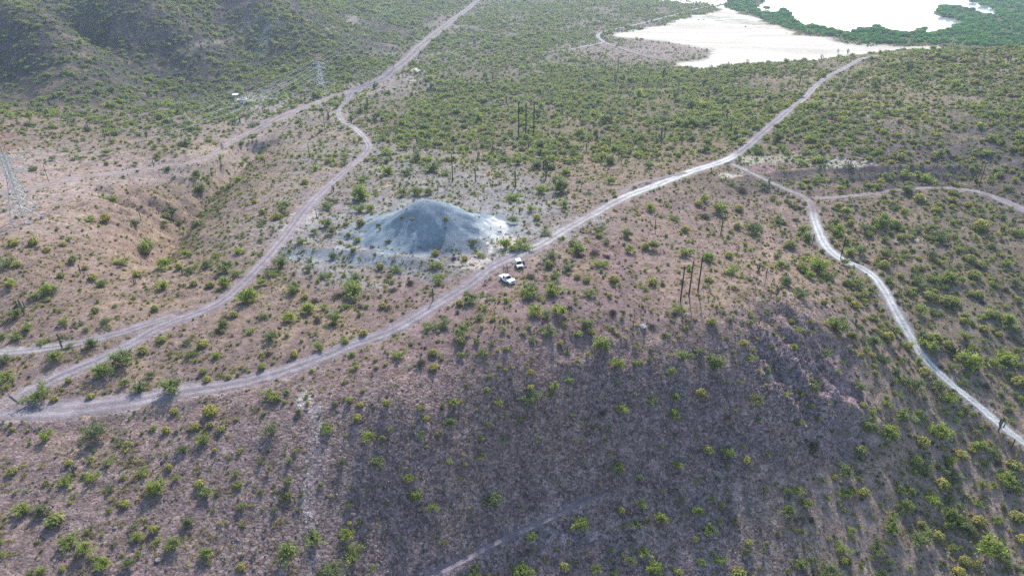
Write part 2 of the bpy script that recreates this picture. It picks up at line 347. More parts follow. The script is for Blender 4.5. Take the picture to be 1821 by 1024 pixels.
# ------------------------------------------------------------------ roads and tracks: px, py, width in metres; colour list along the way
LIL, TAN, WHT, PAL = (.30, .265, .28), (.31, .262, .25), (.58, .565, .54), (.41, .375, .37)
ROADS = {
 'main_dirt_road': ([(-90,724),(0,729),(100,728),(200,717),(330,698),(430,678),(530,650),(620,619),(700,583),(770,545),(830,509),(880,472),(920,453),(960,434),(1010,407),(1060,378),(1110,351),(1170,328),(1230,306),(1290,286),(1322,266),(1352,240),(1390,208),(1430,175),(1455,150),(1490,127),(1528,108),(1560,97)],
   [8,8,8,7,6,5.4,5,4.8,4.6,4.6,4.6,5,5,4.8,4.6,4.8,5.2,5.4,5.6,5.5,5.5,5.5,5.5,5,4.5,5,5,5], [(0,LIL),(.42,LIL),(.5,PAL),(.585,PAL),(.6,WHT),(.715,WHT),(.735,LIL),(1,PAL)], 'winding dirt road past the two parked white trucks'),
 'side_dirt_road': ([(25,710),(100,672),(200,627),(290,580),(380,543),(430,505),(480,455),(520,405),(545,370),(580,335),(620,300),(648,275),(655,256),(632,230),(607,213),(603,196),(618,178),(632,160),(680,140),(720,110),(760,72),(800,40),(845,5),(870,-15)],
   [5.5,5.5,5,4.6,4.4,4.2,4.2,4.6,5.4,4.4,3.8,3.8,3.8,4,4.2,4.2,5,9,13,15,16,15,12,11], [(0,LIL),(.5,LIL),(.56,PAL),(.66,LIL),(.75,(.20,.195,.22)),(.86,TAN),(1,(.30,.27,.26))], 'dirt road bending left of the grey mound'),
 'spur_dirt_road': ([(-60,632),(0,627),(60,621),(130,610),(200,595),(260,578),(312,562)], [4.2]*7, [(0,PAL),(.5,LIL),(1,LIL)], 'short dirt road joining the side road at the left'),
 'gully_dirt_road': ([(-50,350),(0,344),(60,334),(130,318),(200,308),(280,298),(330,290),(370,279),(400,263),(440,239),(490,213),(540,193),(590,175),(628,163)], [7,7,8,8,7,6,5.5,5.5,6,8,10,11,10,7], [(0,TAN),(.6,TAN),(1,(.28,.255,.245))], 'dirt road running along the gully to the far pylon'),
 'white_dirt_road': ([(1298,289),(1340,310),(1390,334),(1430,352),(1443,366),(1450,395),(1465,430),(1490,457),(1530,475),(1560,496),(1590,545),(1615,590),(1640,630),(1690,680),(1740,725),(1790,770),(1850,815)], [3,2.8,2.8,3.2,3.6,3.8,4.2,4.4,3.8,3.6,3.6,3.6,3.4,3.2,3.2,3.2,3.2], [(0,PAL),(.2,TAN),(.27,TAN),(.30,WHT),(.47,(.60,.61,.59)),(.5,(.44,.46,.455)),(.56,WHT),(1,(.54,.54,.52))], 'bright white dirt road winding down the right slope'),
 'bench_dirt_road': ([(1446,354),(1500,351),(1560,343),(1620,336),(1680,333),(1740,342),(1790,360),(1840,384)], [4,3.2,3,3,3.4,4.5,5.5,6], [(0,TAN),(.6,TAN),(1,LIL)], 'narrow two-rut dirt road below the dark bank'),
 'bypass_dirt_track': ([(1098,355),(1108,342),(1130,328),(1165,319),(1200,312),(1222,307)], [2.6]*6, [(0,TAN),(1,LIL)], 'narrow bypass track beside the white stretch of road'),
 'flat_dirt_road': ([(960,94),(1005,90),(1040,83),(1072,76),(1064,68),(1066,61),(1085,54),(1130,45),(1200,27),(1250,14),(1300,3),(1330,-8)], [4,4.5,5,6,6,6,6,6,6,6,6,6], [(0,TAN),(.2,PAL),(1,(.5,.45,.43))], 'pale dirt road round the edge of the salt flat'),
 'bench_track': ([(745,1032),(800,1008),(850,986),(905,960),(950,938),(995,914),(1030,893),(1062,878),(1092,867)], [1.5,1.6,1.5,1.4,1.3,1.1,.9,.7,.4], [(0,(.24,.205,.225)),(.6,(.25,.21,.225)),(1,(.18,.145,.15))], 'narrow grey track along a bench low on the dark slope'),
 'flat_dirt_track': ([(1074,76),(1100,85),(1140,98),(1180,107)], [5,5,5,4], [(0,PAL),(1,TAN)], 'dirt track leading on to the salt flat'),
}
BASE = H.copy(); RD = {}
road_d = np.full(len(H), 99.0); road_c = np.zeros((len(H), 3))
for name, (pp, ww, cc, lab) in ROADS.items():
    wp = hit(BASE, [a for a, b in pp], [b for a, b in pp]); l = spline(np.column_stack([wp, ww, np.arange(len(ww))]), .8)
    z = bil(BASE, l[:, 0], l[:, 1]); k = 25; z = np.convolve(np.pad(z, k, mode='edge'), np.ones(2 * k + 1) / (2 * k + 1), 'valid'); l[:, 2] = z
    t = l[:, 4] / (len(ww) - 1); c = np.stack([np.interp(t, [q[0] for q in cc], [q[1][i] for q in cc]) for i in range(3)], 1)
    RD[name] = (l, c)
for name, (l, c) in RD.items():
    d, k = near(l, GX, GY, 14); hw = l[k, 3] / 2; far_ = np.clip(GY / 1000, 0, 1.2)
    t = sstep(hw + .2, hw + 3.5 + 4 * far_, d) if name != 'bench_track' else sstep(hw, hw + 1.0, d); ok = d < 1e8
    H[ok] = (l[k, 2] * (1 - t) + H * t)[ok]
    e = d - hw; m = e < road_d; road_d[m] = e[m]; road_c[m] = c[k[m]]
SINK = .16 + 1.1 * np.clip(GY / 1000, 0, 1.3)
H -= SINK * sstep(.1, -.55, road_d)

# lagoon basin
def inpoly(px, py, poly):
    poly = np.asarray(poly, float); res = np.zeros(np.shape(px), bool); j = len(poly) - 1
    for i in range(len(poly)):
        xi, yi = poly[i]; xj, yj = poly[j]
        if yi != yj: res ^= ((yi > py) != (yj > py)) & (px < (xj - xi) * (py - yi) / (yj - yi) + xi)
        j = i
    return res
LAGOON = [(1362,-60),(1362,4),(1345,14),(1356,20),(1376,22),(1392,17),(1409,25),(1417,36),(1433,45),(1445,41),(1457,48),(1488,53),(1513,60),(1526,50),(1554,48),(1589,54),(1622,58),(1630,50),(1643,50),(1650,58),(1678,53),(1693,48),(1700,42),(1719,40),(1690,33),(1662,27),(1660,22),(1673,9),(1701,9),(1724,15),(1752,24),(1768,26),(1771,19),(1754,11),(1721,0),(1690,-60)]
MANG = [(1288,12),(1300,-2),(1330,-14),(1500,-80),(1900,-60),(1900,90),(1700,80),(1560,79),(1500,72),(1430,60),(1380,46),(1332,28),(1300,18)]
ZW = -40.3
pw, qw, _ = project(GX, GY, np.full(len(GX), ZW))
lag = inpoly(pw, qw, LAGOON) & (GY > 600); mang = inpoly(pw, qw, MANG) & (GY > 600)
H = np.where(mang, np.clip(H, -39.95, -39.6), H); H = np.where(lag, -42.5, H)
HG = H
pxg, pyg, dg = project(GX, GY, H)
def ground_z(x, y): return bil(HG, x, y)
# ------------------------------------------------------------------ soil colours, each spread round a known spot: px, py, radius x, radius y, weight, colour
PUR, TANS, ROCK, DARK, GREY, BLUE = (.215, .165, .165), (.285, .225, .165), (.205, .157, .145), (.105, .100, .098), (.235, .24, .245), (.26, .295, .325)
OLV, SAND, FLAT = (.165, .15, .115), (.36, .31, .25), (.78, .73, .68)
SPLAT = [(900,560,420,110,1,PUR),(250,530,330,120,1,(.235,.185,.16)),(200,690,400,90,1,(.225,.175,.165)),(600,540,140,90,.8,(.19,.155,.145)),
 (200,840,420,110,1,(.215,.172,.168)),(150,960,300,90,1,(.20,.16,.155)),(620,860,220,130,1,(.175,.142,.145)),(950,780,240,110,1.3,ROCK),(1250,720,190,110,1.3,(.175,.14,.143)),(1180,920,230,130,1.2,(.185,.152,.152)),(1330,960,120,80,1,(.20,.17,.16)),
 (1450,680,90,100,1.8,(.25,.19,.215)),(1520,770,60,50,1.4,(.24,.19,.21)),(1700,850,220,160,1.2,(.28,.225,.19)),(1560,920,160,110,1.1,(.25,.205,.18)),(1560,580,110,110,1,(.26,.205,.17)),(1600,650,50,40,1,(.33,.26,.19)),(1750,560,200,130,1,(.18,.16,.13)),
 (1320,480,160,70,1,(.26,.205,.175)),(1330,390,120,60,.8,(.24,.19,.175)),(1280,520,120,40,.8,(.27,.21,.18)),(1130,410,150,60,.8,(.235,.185,.175)),(1100,290,200,40,1,(.235,.19,.155)),
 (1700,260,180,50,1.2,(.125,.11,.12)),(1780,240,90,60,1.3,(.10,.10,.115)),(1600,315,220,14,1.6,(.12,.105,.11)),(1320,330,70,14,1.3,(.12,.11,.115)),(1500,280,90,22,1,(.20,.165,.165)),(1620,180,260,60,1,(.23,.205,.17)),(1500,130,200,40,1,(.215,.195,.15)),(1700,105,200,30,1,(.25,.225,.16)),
 (1150,190,230,60,1.2,OLV),(1000,230,220,50,1.2,OLV),(880,160,160,50,1,(.18,.17,.15)),(1020,110,140,30,1,(.24,.205,.185)),(1250,210,140,40,.9,(.20,.18,.13)),
 (780,330,170,60,1.1,GREY),(700,310,100,40,1,(.23,.22,.215)),(900,390,80,60,1,GREY),(600,450,130,50,.9,GREY),(480,400,90,50,1,(.235,.215,.215)),(620,340,50,40,1,(.21,.165,.17)),(600,385,60,25,1.2,(.20,.155,.165)),(850,470,40,14,1.2,(.36,.345,.33)),
 (250,400,110,60,1.2,(.20,.155,.135)),(200,350,120,40,1,(.235,.18,.155)),(260,430,60,20,.8,(.29,.225,.15)),(60,360,120,50,1.4,(.31,.26,.24)),(110,300,150,24,1.4,(.30,.25,.24)),(430,225,120,24,1.2,(.27,.24,.225)),(620,150,110,16,1.5,(.27,.245,.235)),(720,100,60,22,1.2,(.26,.235,.225)),(350,330,60,60,1.2,(.19,.165,.14)),(430,330,60,70,1,(.22,.175,.15)),(330,440,60,30,.8,(.20,.155,.14)),
 (120,220,170,35,1,(.20,.165,.15)),(330,215,150,25,1,(.17,.15,.145)),(440,190,70,20,1.3,(.27,.265,.25)),(500,185,70,14,1,(.27,.26,.255)),(560,210,90,30,1.1,(.25,.22,.205)),(660,150,70,20,1.2,(.25,.225,.215)),(780,70,40,50,.9,(.25,.23,.21)),
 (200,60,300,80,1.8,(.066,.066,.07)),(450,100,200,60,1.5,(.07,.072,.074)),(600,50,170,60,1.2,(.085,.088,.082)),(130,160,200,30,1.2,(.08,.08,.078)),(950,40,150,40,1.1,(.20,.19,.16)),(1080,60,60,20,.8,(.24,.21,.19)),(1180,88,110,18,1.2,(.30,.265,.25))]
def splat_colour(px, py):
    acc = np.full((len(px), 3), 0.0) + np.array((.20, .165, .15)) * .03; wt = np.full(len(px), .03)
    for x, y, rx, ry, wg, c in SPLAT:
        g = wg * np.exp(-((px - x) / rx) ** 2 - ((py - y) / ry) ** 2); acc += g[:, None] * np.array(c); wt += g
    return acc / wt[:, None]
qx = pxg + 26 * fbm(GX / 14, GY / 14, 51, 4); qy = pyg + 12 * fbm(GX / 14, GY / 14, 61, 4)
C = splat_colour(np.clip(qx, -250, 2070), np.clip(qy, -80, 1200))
rock = np.clip(.28 + .6 * steep + .7 * oc, 0, 1); vary = np.ones(len(H))
def blend(mask, c, k=1.0):
    global C
    m = np.clip(mask * k, 0, 1)[:, None]; C = C * (1 - m) + np.asarray(c) * m
# straw-coloured grass and grey gravel in patches, the same kinds of soil all over the slopes
pg = fbm(GX / 7, GY / 7, 71, 4); pg2 = fbm(GX / 24, GY / 24, 75, 3)
blend(sstep(.05, .6, pg + .5 * pg2) * sstep(-36, -30, H) * (1 - .8 * steep), (.30, .245, .165), .45)
blend(sstep(.15, .6, fbm(GX / 5, GY / 5, 81, 4)) * (1 - sstep(.9, 1.3, 2 - mr)), (.13, .115, .115), .45)
# spoil mound
tone = np.clip(.5 + .7 * fbm(np.arctan2(GY - my_, GX - mx_) * 6, mr * 1.6, 91, 4), 0, 1)[:, None]
mc = np.array((.20, .25, .295)) * (1 - tone) + np.array((.31, .36, .395)) * tone
mm = sstep(1.25, .78, mr + .30 * fbm(GX / 4, GY / 4, 93, 3))[:, None]; C = C * (1 - mm) + mc * mm; vary *= 1 - .45 * mm[:, 0]; rock *= 1 - .5 * mm[:, 0]
apron = sstep(2.1, .9, mr + .95 * fbm(GX / 11, GY / 11, 95, 4)); blend(apron * (1 - mm[:, 0]), (.27, .285, .295), .8)
def spot(px, py, rx, ry, c, k=1.0, nz=.5, sc=3.0):
    d = np.sqrt(((pxg - px) / rx) ** 2 + ((pyg - py) / ry) ** 2) + nz * fbm(GX / sc, GY / sc, int(px) % 97, 4)
    blend(sstep(1.15, .75, d), c, k)
for a in ((560,452,70,13,BLUE,.9),(660,462,75,12,BLUE,.9),(780,478,60,22,(.19,.20,.21),.8),(882,416,32,24,(.62,.61,.59),.95,.9,4),(905,436,22,18,(.50,.48,.46),.8),(862,402,20,10,(.6,.6,.58),.7,.7,2),(850,468,40,12,(.44,.42,.40),.7),(800,440,70,14,(.17,.19,.21),.6),
          (545,385,30,14,(.40,.385,.38),.8),(515,405,22,10,(.36,.35,.34),.7),(1345,285,34,8,(.40,.41,.33),.8,.8,2),(1400,282,50,7,(.36,.37,.30),.7,1,2),(1495,291,45,7,(.42,.44,.39),.75,1.4,1.6),(1300,312,18,5,(.52,.55,.48),.8,1,2),(1360,300,30,10,(.26,.19,.20),.9),
          (540,712,12,14,(.50,.52,.46),.8,1.2,1.5),(562,745,10,30,(.36,.37,.36),.7,1,2),(742,125,11,3.5,(.62,.62,.60),.9,.8,4),(730,140,14,8,(.36,.36,.34),.6,1,4),(722,156,7,2.5,(.5,.5,.48),.7,.8,4),(660,162,50,9,(.27,.25,.24),.7),(685,146,45,7,(.26,.235,.225),.6),
          (440,182,40,10,(.33,.33,.31),.8,.8,4),(500,178,40,7,(.33,.33,.32),.7,.8,4),(1090,455,50,30,(.215,.155,.165),.8),(1620,425,30,6,(.42,.36,.33),.8),(380,76,16,3,(.34,.32,.29),.8),(630,35,18,8,(.30,.28,.25),.7,1,8),(590,55,14,8,(.28,.27,.25),.6,1,8),(1440,690,60,6,(.30,.24,.25),.5,1,3),
          (1000,955,80,16,(.24,.205,.24),.6),(545,716,14,16,(.50,.52,.46),.7,1.2,1.5)):
    spot(*a)
def strip(line_px, wid, c, k):
    p = hit(HG, [a for a, b in line_px], [b for a, b in line_px]); l = spline(p, 2.0); d, _ = near(l, GX, GY, wid * 2.2)
    blend(sstep(1.25, .7, d / wid + .45 * fbm(GX / 8, GY / 8, 163, 4)), c, k)
strip([(-60,370),(0,365),(60,355),(110,345),(160,325),(240,308),(320,294),(400,268),(450,238),(510,208),(570,185),(630,160),(690,140),(740,105)], 13, (.29, .25, .238), .7)
strip([(480,205),(540,185),(600,172),(650,158)], 26, (.28, .25, .238), .6)
strip([(760,80),(800,45),(850,5)], 22, (.25, .225, .215), .6)
def trail(line_px, wid, c, k):
    p = hit(HG, [a for a, b in line_px], [b for a, b in line_px]); l = spline(p, 1.2); d, _ = near(l, GX, GY, wid * 2.5)
    blend(np.exp(-(d / wid) ** 2), c, k * 1.0)
for a in (([(456,105),(466,75),(482,42),(508,12)], 6, (.24,.24,.25), .75), ([(330,95),(380,75),(440,45),(475,30)], 3.5, (.24,.22,.20), .7), ([(120,120),(180,90),(240,68),(300,50)], 3, (.17,.16,.145), .6),
          ([(1385,505),(1366,455),(1360,415)], 1.4, (.32,.25,.21), .8), ([(560,1010),(545,880),(562,770),(530,690)], 1.5, (.27,.23,.24), .85), ([(1020,180),(1012,200),(1040,225)], 5, (.25,.21,.205), .7), ([(1000,560),(1100,610),(1180,560)], .6, (.27,.22,.21), .4),
          ([(1540,740),(1600,700),(1660,660)], 2, (.32,.25,.20), .6), ([(1450,850),(1550,830),(1650,770)], 2, (.32,.25,.20), .6), ([(740,600),(800,500),(860,480)], 1.6, (.24,.20,.20), .5),([(1010,400),(1060,430),(1110,470)],2.2,(.22,.165,.175),.5), ([(0,385),(80,352),(150,335),(230,318)], 1.3, (.34,.295,.285), .8), ([(440,250),(500,222),(560,200),(610,182)], 2, (.35,.31,.30), .7), ([(0,372),(90,372),(150,365)], 1.2, (.19,.155,.15), .8), ([(60,395),(150,385)], 2, (.33,.27,.23), .6)):
    trail(*a)
# salt flat
FLATP = [(1096,62),(1150,48),(1230,32),(1270,18),(1292,6),(1310,18),(1345,32),(1385,49),(1430,64),(1500,76),(1600,84),(1680,84),(1680,96),(1560,110),(1360,125),(1230,124),(1205,116),(1265,103),(1262,88),(1205,78),(1115,71)]
dpx = pxg + 30 * fbm(GX / 45, GY / 30, 101, 5); dpy = pyg + 5 * fbm(GX / 60, GY / 30, 103, 4)
soft = np.zeros(len(H))
for ox, oy in ((0, 0), (6, 0), (-6, 0), (0, 2), (0, -2), (4, 1), (-4, -1)): soft += inpoly(dpx + ox, dpy + oy, FLATP) / 7.0
flat = soft * (H < -35) * (GY > 500)
ft = np.clip(.5 + .8 * fbm(GX / 90, GY / 18, 105, 5), 0, 1)[:, None]
fc = np.array((.51, .46, .375)) * (1 - ft) + np.array((.69, .64, .555)) * ft; C = C * (1 - flat[:, None]) + fc * flat[:, None]; vary *= 1 - .8 * flat; rock *= 1 - flat
blend(flat * sstep(.25, .7, fbm(GX / 22, GY / 9, 107, 4) + .9 * np.exp(-((pxg - 1330) / 90) ** 2 - ((pyg - 40 - .12 * (pxg - 1330)) / 7) ** 2) - .35), (.30, .28, .19), .8)
C = np.where(mang[:, None] & ~lag[:, None], np.array((.10, .12, .06)), C); C = np.where(lag[:, None], np.array((.25, .24, .20)), C)
# dust beside the roads
dm = (sstep(1.8, -.3, road_d + 1.0 * fbm(GX / 2.5, GY / 2.5, 111, 3)) * .65)[:, None]
C = C * (1 - dm) + np.minimum(road_c, .30) * dm
C = np.where((flat > .3)[:, None], C, C * np.where(mr < 1.05, .9, 1)[:, None] * np.where((mr < 1.05)[:, None], 1, np.array((.99, .92, .875))))
C *= (1 + .10 * fbm(GX / 3, GY / 3, 121, 3))[:, None]; C = np.clip(C, .02, .9)

def paint(me, c, rk, vr):
    a = me.color_attributes.new('Col', 'FLOAT_COLOR', 'POINT'); a.data.foreach_set('color', np.column_stack([c, np.ones(len(c))]).astype(np.float32).ravel())
    for nm, v in (('rock', rk), ('vary', vr)):
        b = me.attributes.new(nm, 'FLOAT', 'POINT'); b.data.foreach_set('value', np.asarray(v, np.float32))
idx = np.arange(NR * NC).reshape(NR, NC)
quads = np.stack([idx[:-1, :-1], idx[:-1, 1:], idx[1:, 1:], idx[1:, :-1]], -1).reshape(-1, 4)
VV = np.column_stack([GX, GY, H])
def face_mean(v): return v[quads].mean(1)
f_m = face_mean(mr) < .93; f_f = (face_mean(flat) > .5) & ~f_m; f_s = (face_mean(steep) > .55) & ~f_m & ~f_f; f_g = ~(f_m | f_f | f_s)
def piece(name, sel, label):
    q = quads[sel]; ids, inv = np.unique(q, return_inverse=True)
    me = mesh_np(name, VV[ids], inv.reshape(-1, 4), [M['ground']], smooth=True); paint(me, C[ids], rock[ids], vary[ids])
    return tag(link(name, me), label, kind='structure')
piece('desert_ground', f_g, 'rolling purplish brown desert ground with scattered scrub')
piece('spoil_mound', f_m, 'blue grey mound of bare waste rock beside the road')
piece('salt_flat', f_f, 'white dried salt flat between the scrub and the lagoon')
piece('rocky_slope', f_s, 'steep dark stony hillside falling away below the curving road')

# roads: ribbons with two wheel tracks and a ragged edge
for name, (l, c) in RD.items():
    n = len(l); tan = np.gradient(l[:, :2], axis=0); tan /= np.linalg.norm(tan, axis=1)[:, None] + 1e-9; nor = np.column_stack([-tan[:, 1], tan[:, 0]])
    dist = np.concatenate([[0], np.cumsum(np.linalg.norm(np.diff(l[:, :2], axis=0), axis=1))])
    cross = np.array([-1, -.86, -.7, -.52, -.34, -.16, .0, .16, .34, .52, .7, .86, 1]); nc = len(cross); V = np.zeros((n, nc, 3)); CC = np.zeros((n, nc, 3))
    sd = sum(ord(ch) for ch in name)
    off = .05 + .30 * np.clip(l[:, 1] / 1000, 0, 1.3); endf = np.clip(np.minimum(dist, dist[-1] - dist) / 3.0, 0, 1)
    for j, s in enumerate(cross):
        side = np.sign(s) if s else 1
        wj = l[:, 3] / 2 * (1 + .26 * fbm(dist / 3.0, np.full(n, 3.1 * side), sd, 4) * (abs(s) > .6)) + (.35 if abs(s) == 1 else 0)
        V[:, j, :2] = l[:, :2] + nor * (s * wj + .25 * fbm(dist / 14, np.zeros(n), sd + 7, 2))[:, None]
        V[:, j, 2] = l[:, 2] + off * (endf * 1.3 - .3) - .03 * math.exp(-((abs(s) - .43) / .16) ** 2)
        if abs(s) == 1: V[:, j, 2] = ground_z(V[:, j, 0], V[:, j, 1]) - .05
        gcol = bil(C, V[:, j, 0], V[:, j, 1]); rut = math.exp(-((abs(s) - .43) / .20) ** 2)
        k = (1.0 if abs(s) < .6 else .9 if abs(s) < .8 else .5 if abs(s) < .95 else .0) * (.92 + .08 * fbm(dist / 3, np.full(n, s * 3), sd + 3, 3)) * endf
        stain = 1 + .24 * fbm(dist / 9, np.full(n, s * 1.4), sd + 11, 4)
        CC[:, j] = gcol * (1 - k)[:, None] + c * (stain * (.70 + .38 * rut))[:, None] * k[:, None]
    i2 = np.arange(n * nc).reshape(n, nc); q = np.stack([i2[:-1, :-1], i2[1:, :-1], i2[1:, 1:], i2[:-1, 1:]], -1).reshape(-1, 4)
    me = mesh_np(name, V.reshape(-1, 3), q, [M['ground']], smooth=True); paint(me, np.clip(CC.reshape(-1, 3), .02, .85), np.full(n * nc, .16), np.full(n * nc, .7))
    tag(link(name, me), ROADS[name][3], kind='structure')

# lagoon water
m, n_, out_ = new_mat('lagoon_water'); b = nd(n_, 'BsdfPrincipled'); n_.links.new(b.outputs[0], out_.inputs[0])
b.inputs['Base Color'].default_value = (.30, .33, .31, 1); b.inputs['Roughness'].default_value = .16; b.inputs['IOR'].default_value = 1.33; b.inputs['Specular IOR Level'].default_value = 1.0
t = nd(n_, 'TexNoise'); t.inputs['Scale'].default_value = .25; t.inputs['Detail'].default_value = 3; n_.links.new(nd(n_, 'TexCoord').outputs['Object'], t.inputs['Vector'])
bp = nd(n_, 'Bump'); bp.inputs['Strength'].default_value = .15; bp.inputs['Distance'].default_value = .2; n_.links.new(t.outputs[0], bp.inputs['Height']); n_.links.new(bp.outputs[0], b.inputs['Normal'])
wm = MB(); wm.add([(250, 1000, ZW), (2600, 1000, ZW), (2600, 4200, ZW), (250, 4200, ZW)], [(0, 1, 2, 3)])
tag(wm.build('lagoon_water', m), 'still pale lagoon reflecting the bright sky', kind='structure')

# the air between camera and far hills
m, n_, out_ = new_mat('haze_air'); v = nd(n_, 'VolumePrincipled'); v.inputs['Color'].default_value = (.66, .80, 1.0, 1); v.inputs['Density'].default_value = HAZE; v.inputs['Anisotropy'].default_value = .35
n_.links.new(v.outputs[0], out_.inputs['Volume'])
hb = MB(); zl, zh = float(H.min()) - 1.5, max(float(H.max()), CAMZ) + 3
hb.box(GX.min() - 5, GX.max() + 5, -70, float(GY.max()) + 5, zl, zh)
tag(hb.build('haze', m), 'thin pale air over the whole valley', kind='stuff')
# ------------------------------------------------------------------ plants: shapes
def rand_dirs(n, up=0.0):
    v = rng.normal(size=(n, 3)); v[:, 2] += up; return v / np.linalg.norm(v, axis=1)[:, None]
def leaf_quads(cen, nrm, size, aspect=.55):
    """one pointed four-cornered leaf spray per centre"""
    n = len(cen); a = np.cross(nrm, rand_dirs(n)); a /= np.linalg.norm(a, axis=1)[:, None] + 1e-9; b = np.cross(nrm, a); s = np.asarray(size)[:, None]
    V = np.stack([cen - a * s, cen + b * s * aspect, cen + a * s, cen - b * s * aspect], 1).reshape(-1, 3)
    return V, np.arange(n * 4).reshape(n, 4)
def lobes_points(lobes, n, shell=.55):
    """points spread through a set of ellipsoids (centre, radii), most of them near the outside"""
    wt = np.array([r[0] * r[1] + r[0] * r[2] for c, r in lobes]); k = rng.choice(len(lobes), n, p=wt / wt.sum())
    d = rand_dirs(n, .25); rr = shell + (1 - shell) * rng.random(n) ** .6; rr *= 1 + .12 * np.clip(rng.normal(size=n), -1.5, 1.5)
    c = np.array([l[0] for l in lobes])[k]; r = np.array([l[1] for l in lobes])[k]; p = c + d * r * rr[:, None]
    ok = p[:, 2] > .03; return p[ok], d[ok]
def branches(name, mat, n, reach, high, r0, parent=None):
    b = MB()
    for i in range(n):
        t = 2 * math.pi * (i + random.random() * .7) / n; p = Vector((.08 * math.cos(t), .08 * math.sin(t), -.25)); rr = r0
        h = high * random.uniform(.6, 1); q = reach * random.uniform(.35, 1)
        for s in (.35, .7, 1.0):
            e = Vector((q * s ** .9 * math.cos(t + random.uniform(-.2, .2)), q * s ** .9 * math.sin(t + random.uniform(-.2, .2)), h * s ** 1.1)); b.tube(p, e, rr, rr * .65, 4, False); p = e; rr *= .65
    return b.build(name, mat, parent)
def green_proto(i):
    """sprays of small leaves along arching branches that fan out from the base"""
    nb = [15, 11, 18, 9, 20, 13, 16, 12][i]; P_ = []; N_ = []
    for k in range(nb):
        t = 6.283 * (k + random.random()) / nb; out = random.uniform(.35, 1.5); hi = random.uniform(.55, 1.35) * (1.25 - .35 * out); m = int(random.uniform(38, 80))
        f = .30 + .75 * rng.random(m) ** .8; wig = random.uniform(-.4, .4)
        p = np.column_stack([out * f * np.cos(t + wig * f), out * f * np.sin(t + wig * f), hi * np.sin(np.minimum(f, 1.05) * 1.75)])
        P_.append(p + rng.normal(size=(m, 3)) * (.07 + .13 * f)[:, None]); N_.append(rand_dirs(m, .9))
    p = np.vstack(P_); d = np.vstack(N_); ok = p[:, 2] > .02; p, d = p[ok], d[ok]
    V, q = leaf_quads(p, d, .07 + .12 * rng.random(len(p)), .42)
    n = len(p) // 6; k = rng.choice(len(p), n, replace=False); tip = p[k] * np.array([1.06, 1.06, 1.1]); base = p[k] * .45; ax = tip - base; sd = np.cross(ax, rand_dirs(n)); sd /= np.linalg.norm(sd, axis=1)[:, None] + 1e-9
    mid = (tip + base) / 2; T = np.stack([base, mid + sd * .028, tip, mid - sd * .028], 1).reshape(-1, 3)
    return np.vstack([V, T]), np.vstack([q, np.arange(n * 4).reshape(n, 4) + len(V)]), len(q)
def norm_to(V, width):
    w_ = (np.ptp(V[:, 0]) + np.ptp(V[:, 1])) / 2; V = V * (width / w_); return V
PROTO = {'green': [], 'yellow': [], 'dry': [], 'mangrove': []}
for i in range(8):
    V, q, nleaf = green_proto(i); V = norm_to(V, 3.4); V[:, 2] *= [.95, .8, 1.1, .85, 1.2, .7, 1.0, .9][i]
    me = mesh_np('shrub_foliage', V, q, [M['green'], M['palebark'] if i % 2 else M['bark']]); me.polygons.foreach_set('material_index', (np.arange(len(q)) >= nleaf).astype(np.int32)); PROTO['green'].append(me)
for i in range(5):
    lobes = [((random.uniform(-.07, .07), random.uniform(-.07, .07), .3), (random.uniform(.4, .6),) * 2 + (random.uniform(.32, .45),)) for _ in range([1, 2, 3, 2, 4][i])]
    p, d = lobes_points(lobes, 420, .5); V, q = leaf_quads(p, d + .9 * rand_dirs(len(p), .6), .05 + .07 * rng.random(len(p)))
    V = norm_to(V, 1.7); me = mesh_np('brittlebush', V, q, [M['ybase'], M['yellow']])
    top = (p[:, 2] > np.median(p[:, 2]) * random.uniform(.75, 1.0)) & (rng.random(len(p)) < .85); me.polygons.foreach_set('material_index', top.astype(np.int32)); PROTO['yellow'].append(me)
for i in range(5):
    n = 300; d = rand_dirs(n, .9); d[:, 2] = np.abs(d[:, 2]); base = np.column_stack([rng.normal(size=(n, 2)) * .12, np.zeros(n)]); L = rng.uniform(.5, 1.1, n)
    mid = base + d * (L * rng.uniform(.45, .95, n))[:, None]; a = d + .35 * rand_dirs(n); s = rng.uniform(.12, .3, n)
    side = np.cross(a, rand_dirs(n)); side /= np.linalg.norm(side, axis=1)[:, None]; V = np.stack([mid - a * s[:, None], mid + side * .035, mid + a * s[:, None], mid - side * .035], 1).reshape(-1, 3)
    V[:, 2] = np.maximum(V[:, 2], -.05) * [.8, .6, .9, .7, .5][i]; V = norm_to(V, 2.2); PROTO['dry'].append(mesh_np('dry_brush', V, np.arange(n * 4).reshape(n, 4), [M['dry']]))
for i in range(4):
    lobes = [((random.uniform(-3, 3), random.uniform(-3, 3), 2.6 + random.random()), (random.uniform(2.2, 3.6),) * 2 + (random.uniform(2.2, 3.0),)) for _ in range(5)]
    p, d = lobes_points(lobes, 900, .75); V, q = leaf_quads(p, d + .7 * rand_dirs(len(p), .5), .45 + .5 * rng.random(len(p)), .7)
    V = norm_to(V, 12.0); V[:, 2] *= .95; PROTO['mangrove'].append(mesh_np('mangrove_crown', V, q, [M['mangrove']]))
STEM = {k: [] for k in ('green',)}
def stem_mesh(reach, high, r0, mat):
    o = branches('stems', mat, 6, reach, high, r0); me = o.data; bpy.data.objects.remove(o); return me
for i in range(8): STEM['green'].append(stem_mesh(1.25, [1.2, 1.0, 1.4, 1.1, 1.6, .9, 1.2, 1.1][i], .07, M['palebark'] if i % 3 == 0 else M['bark']))

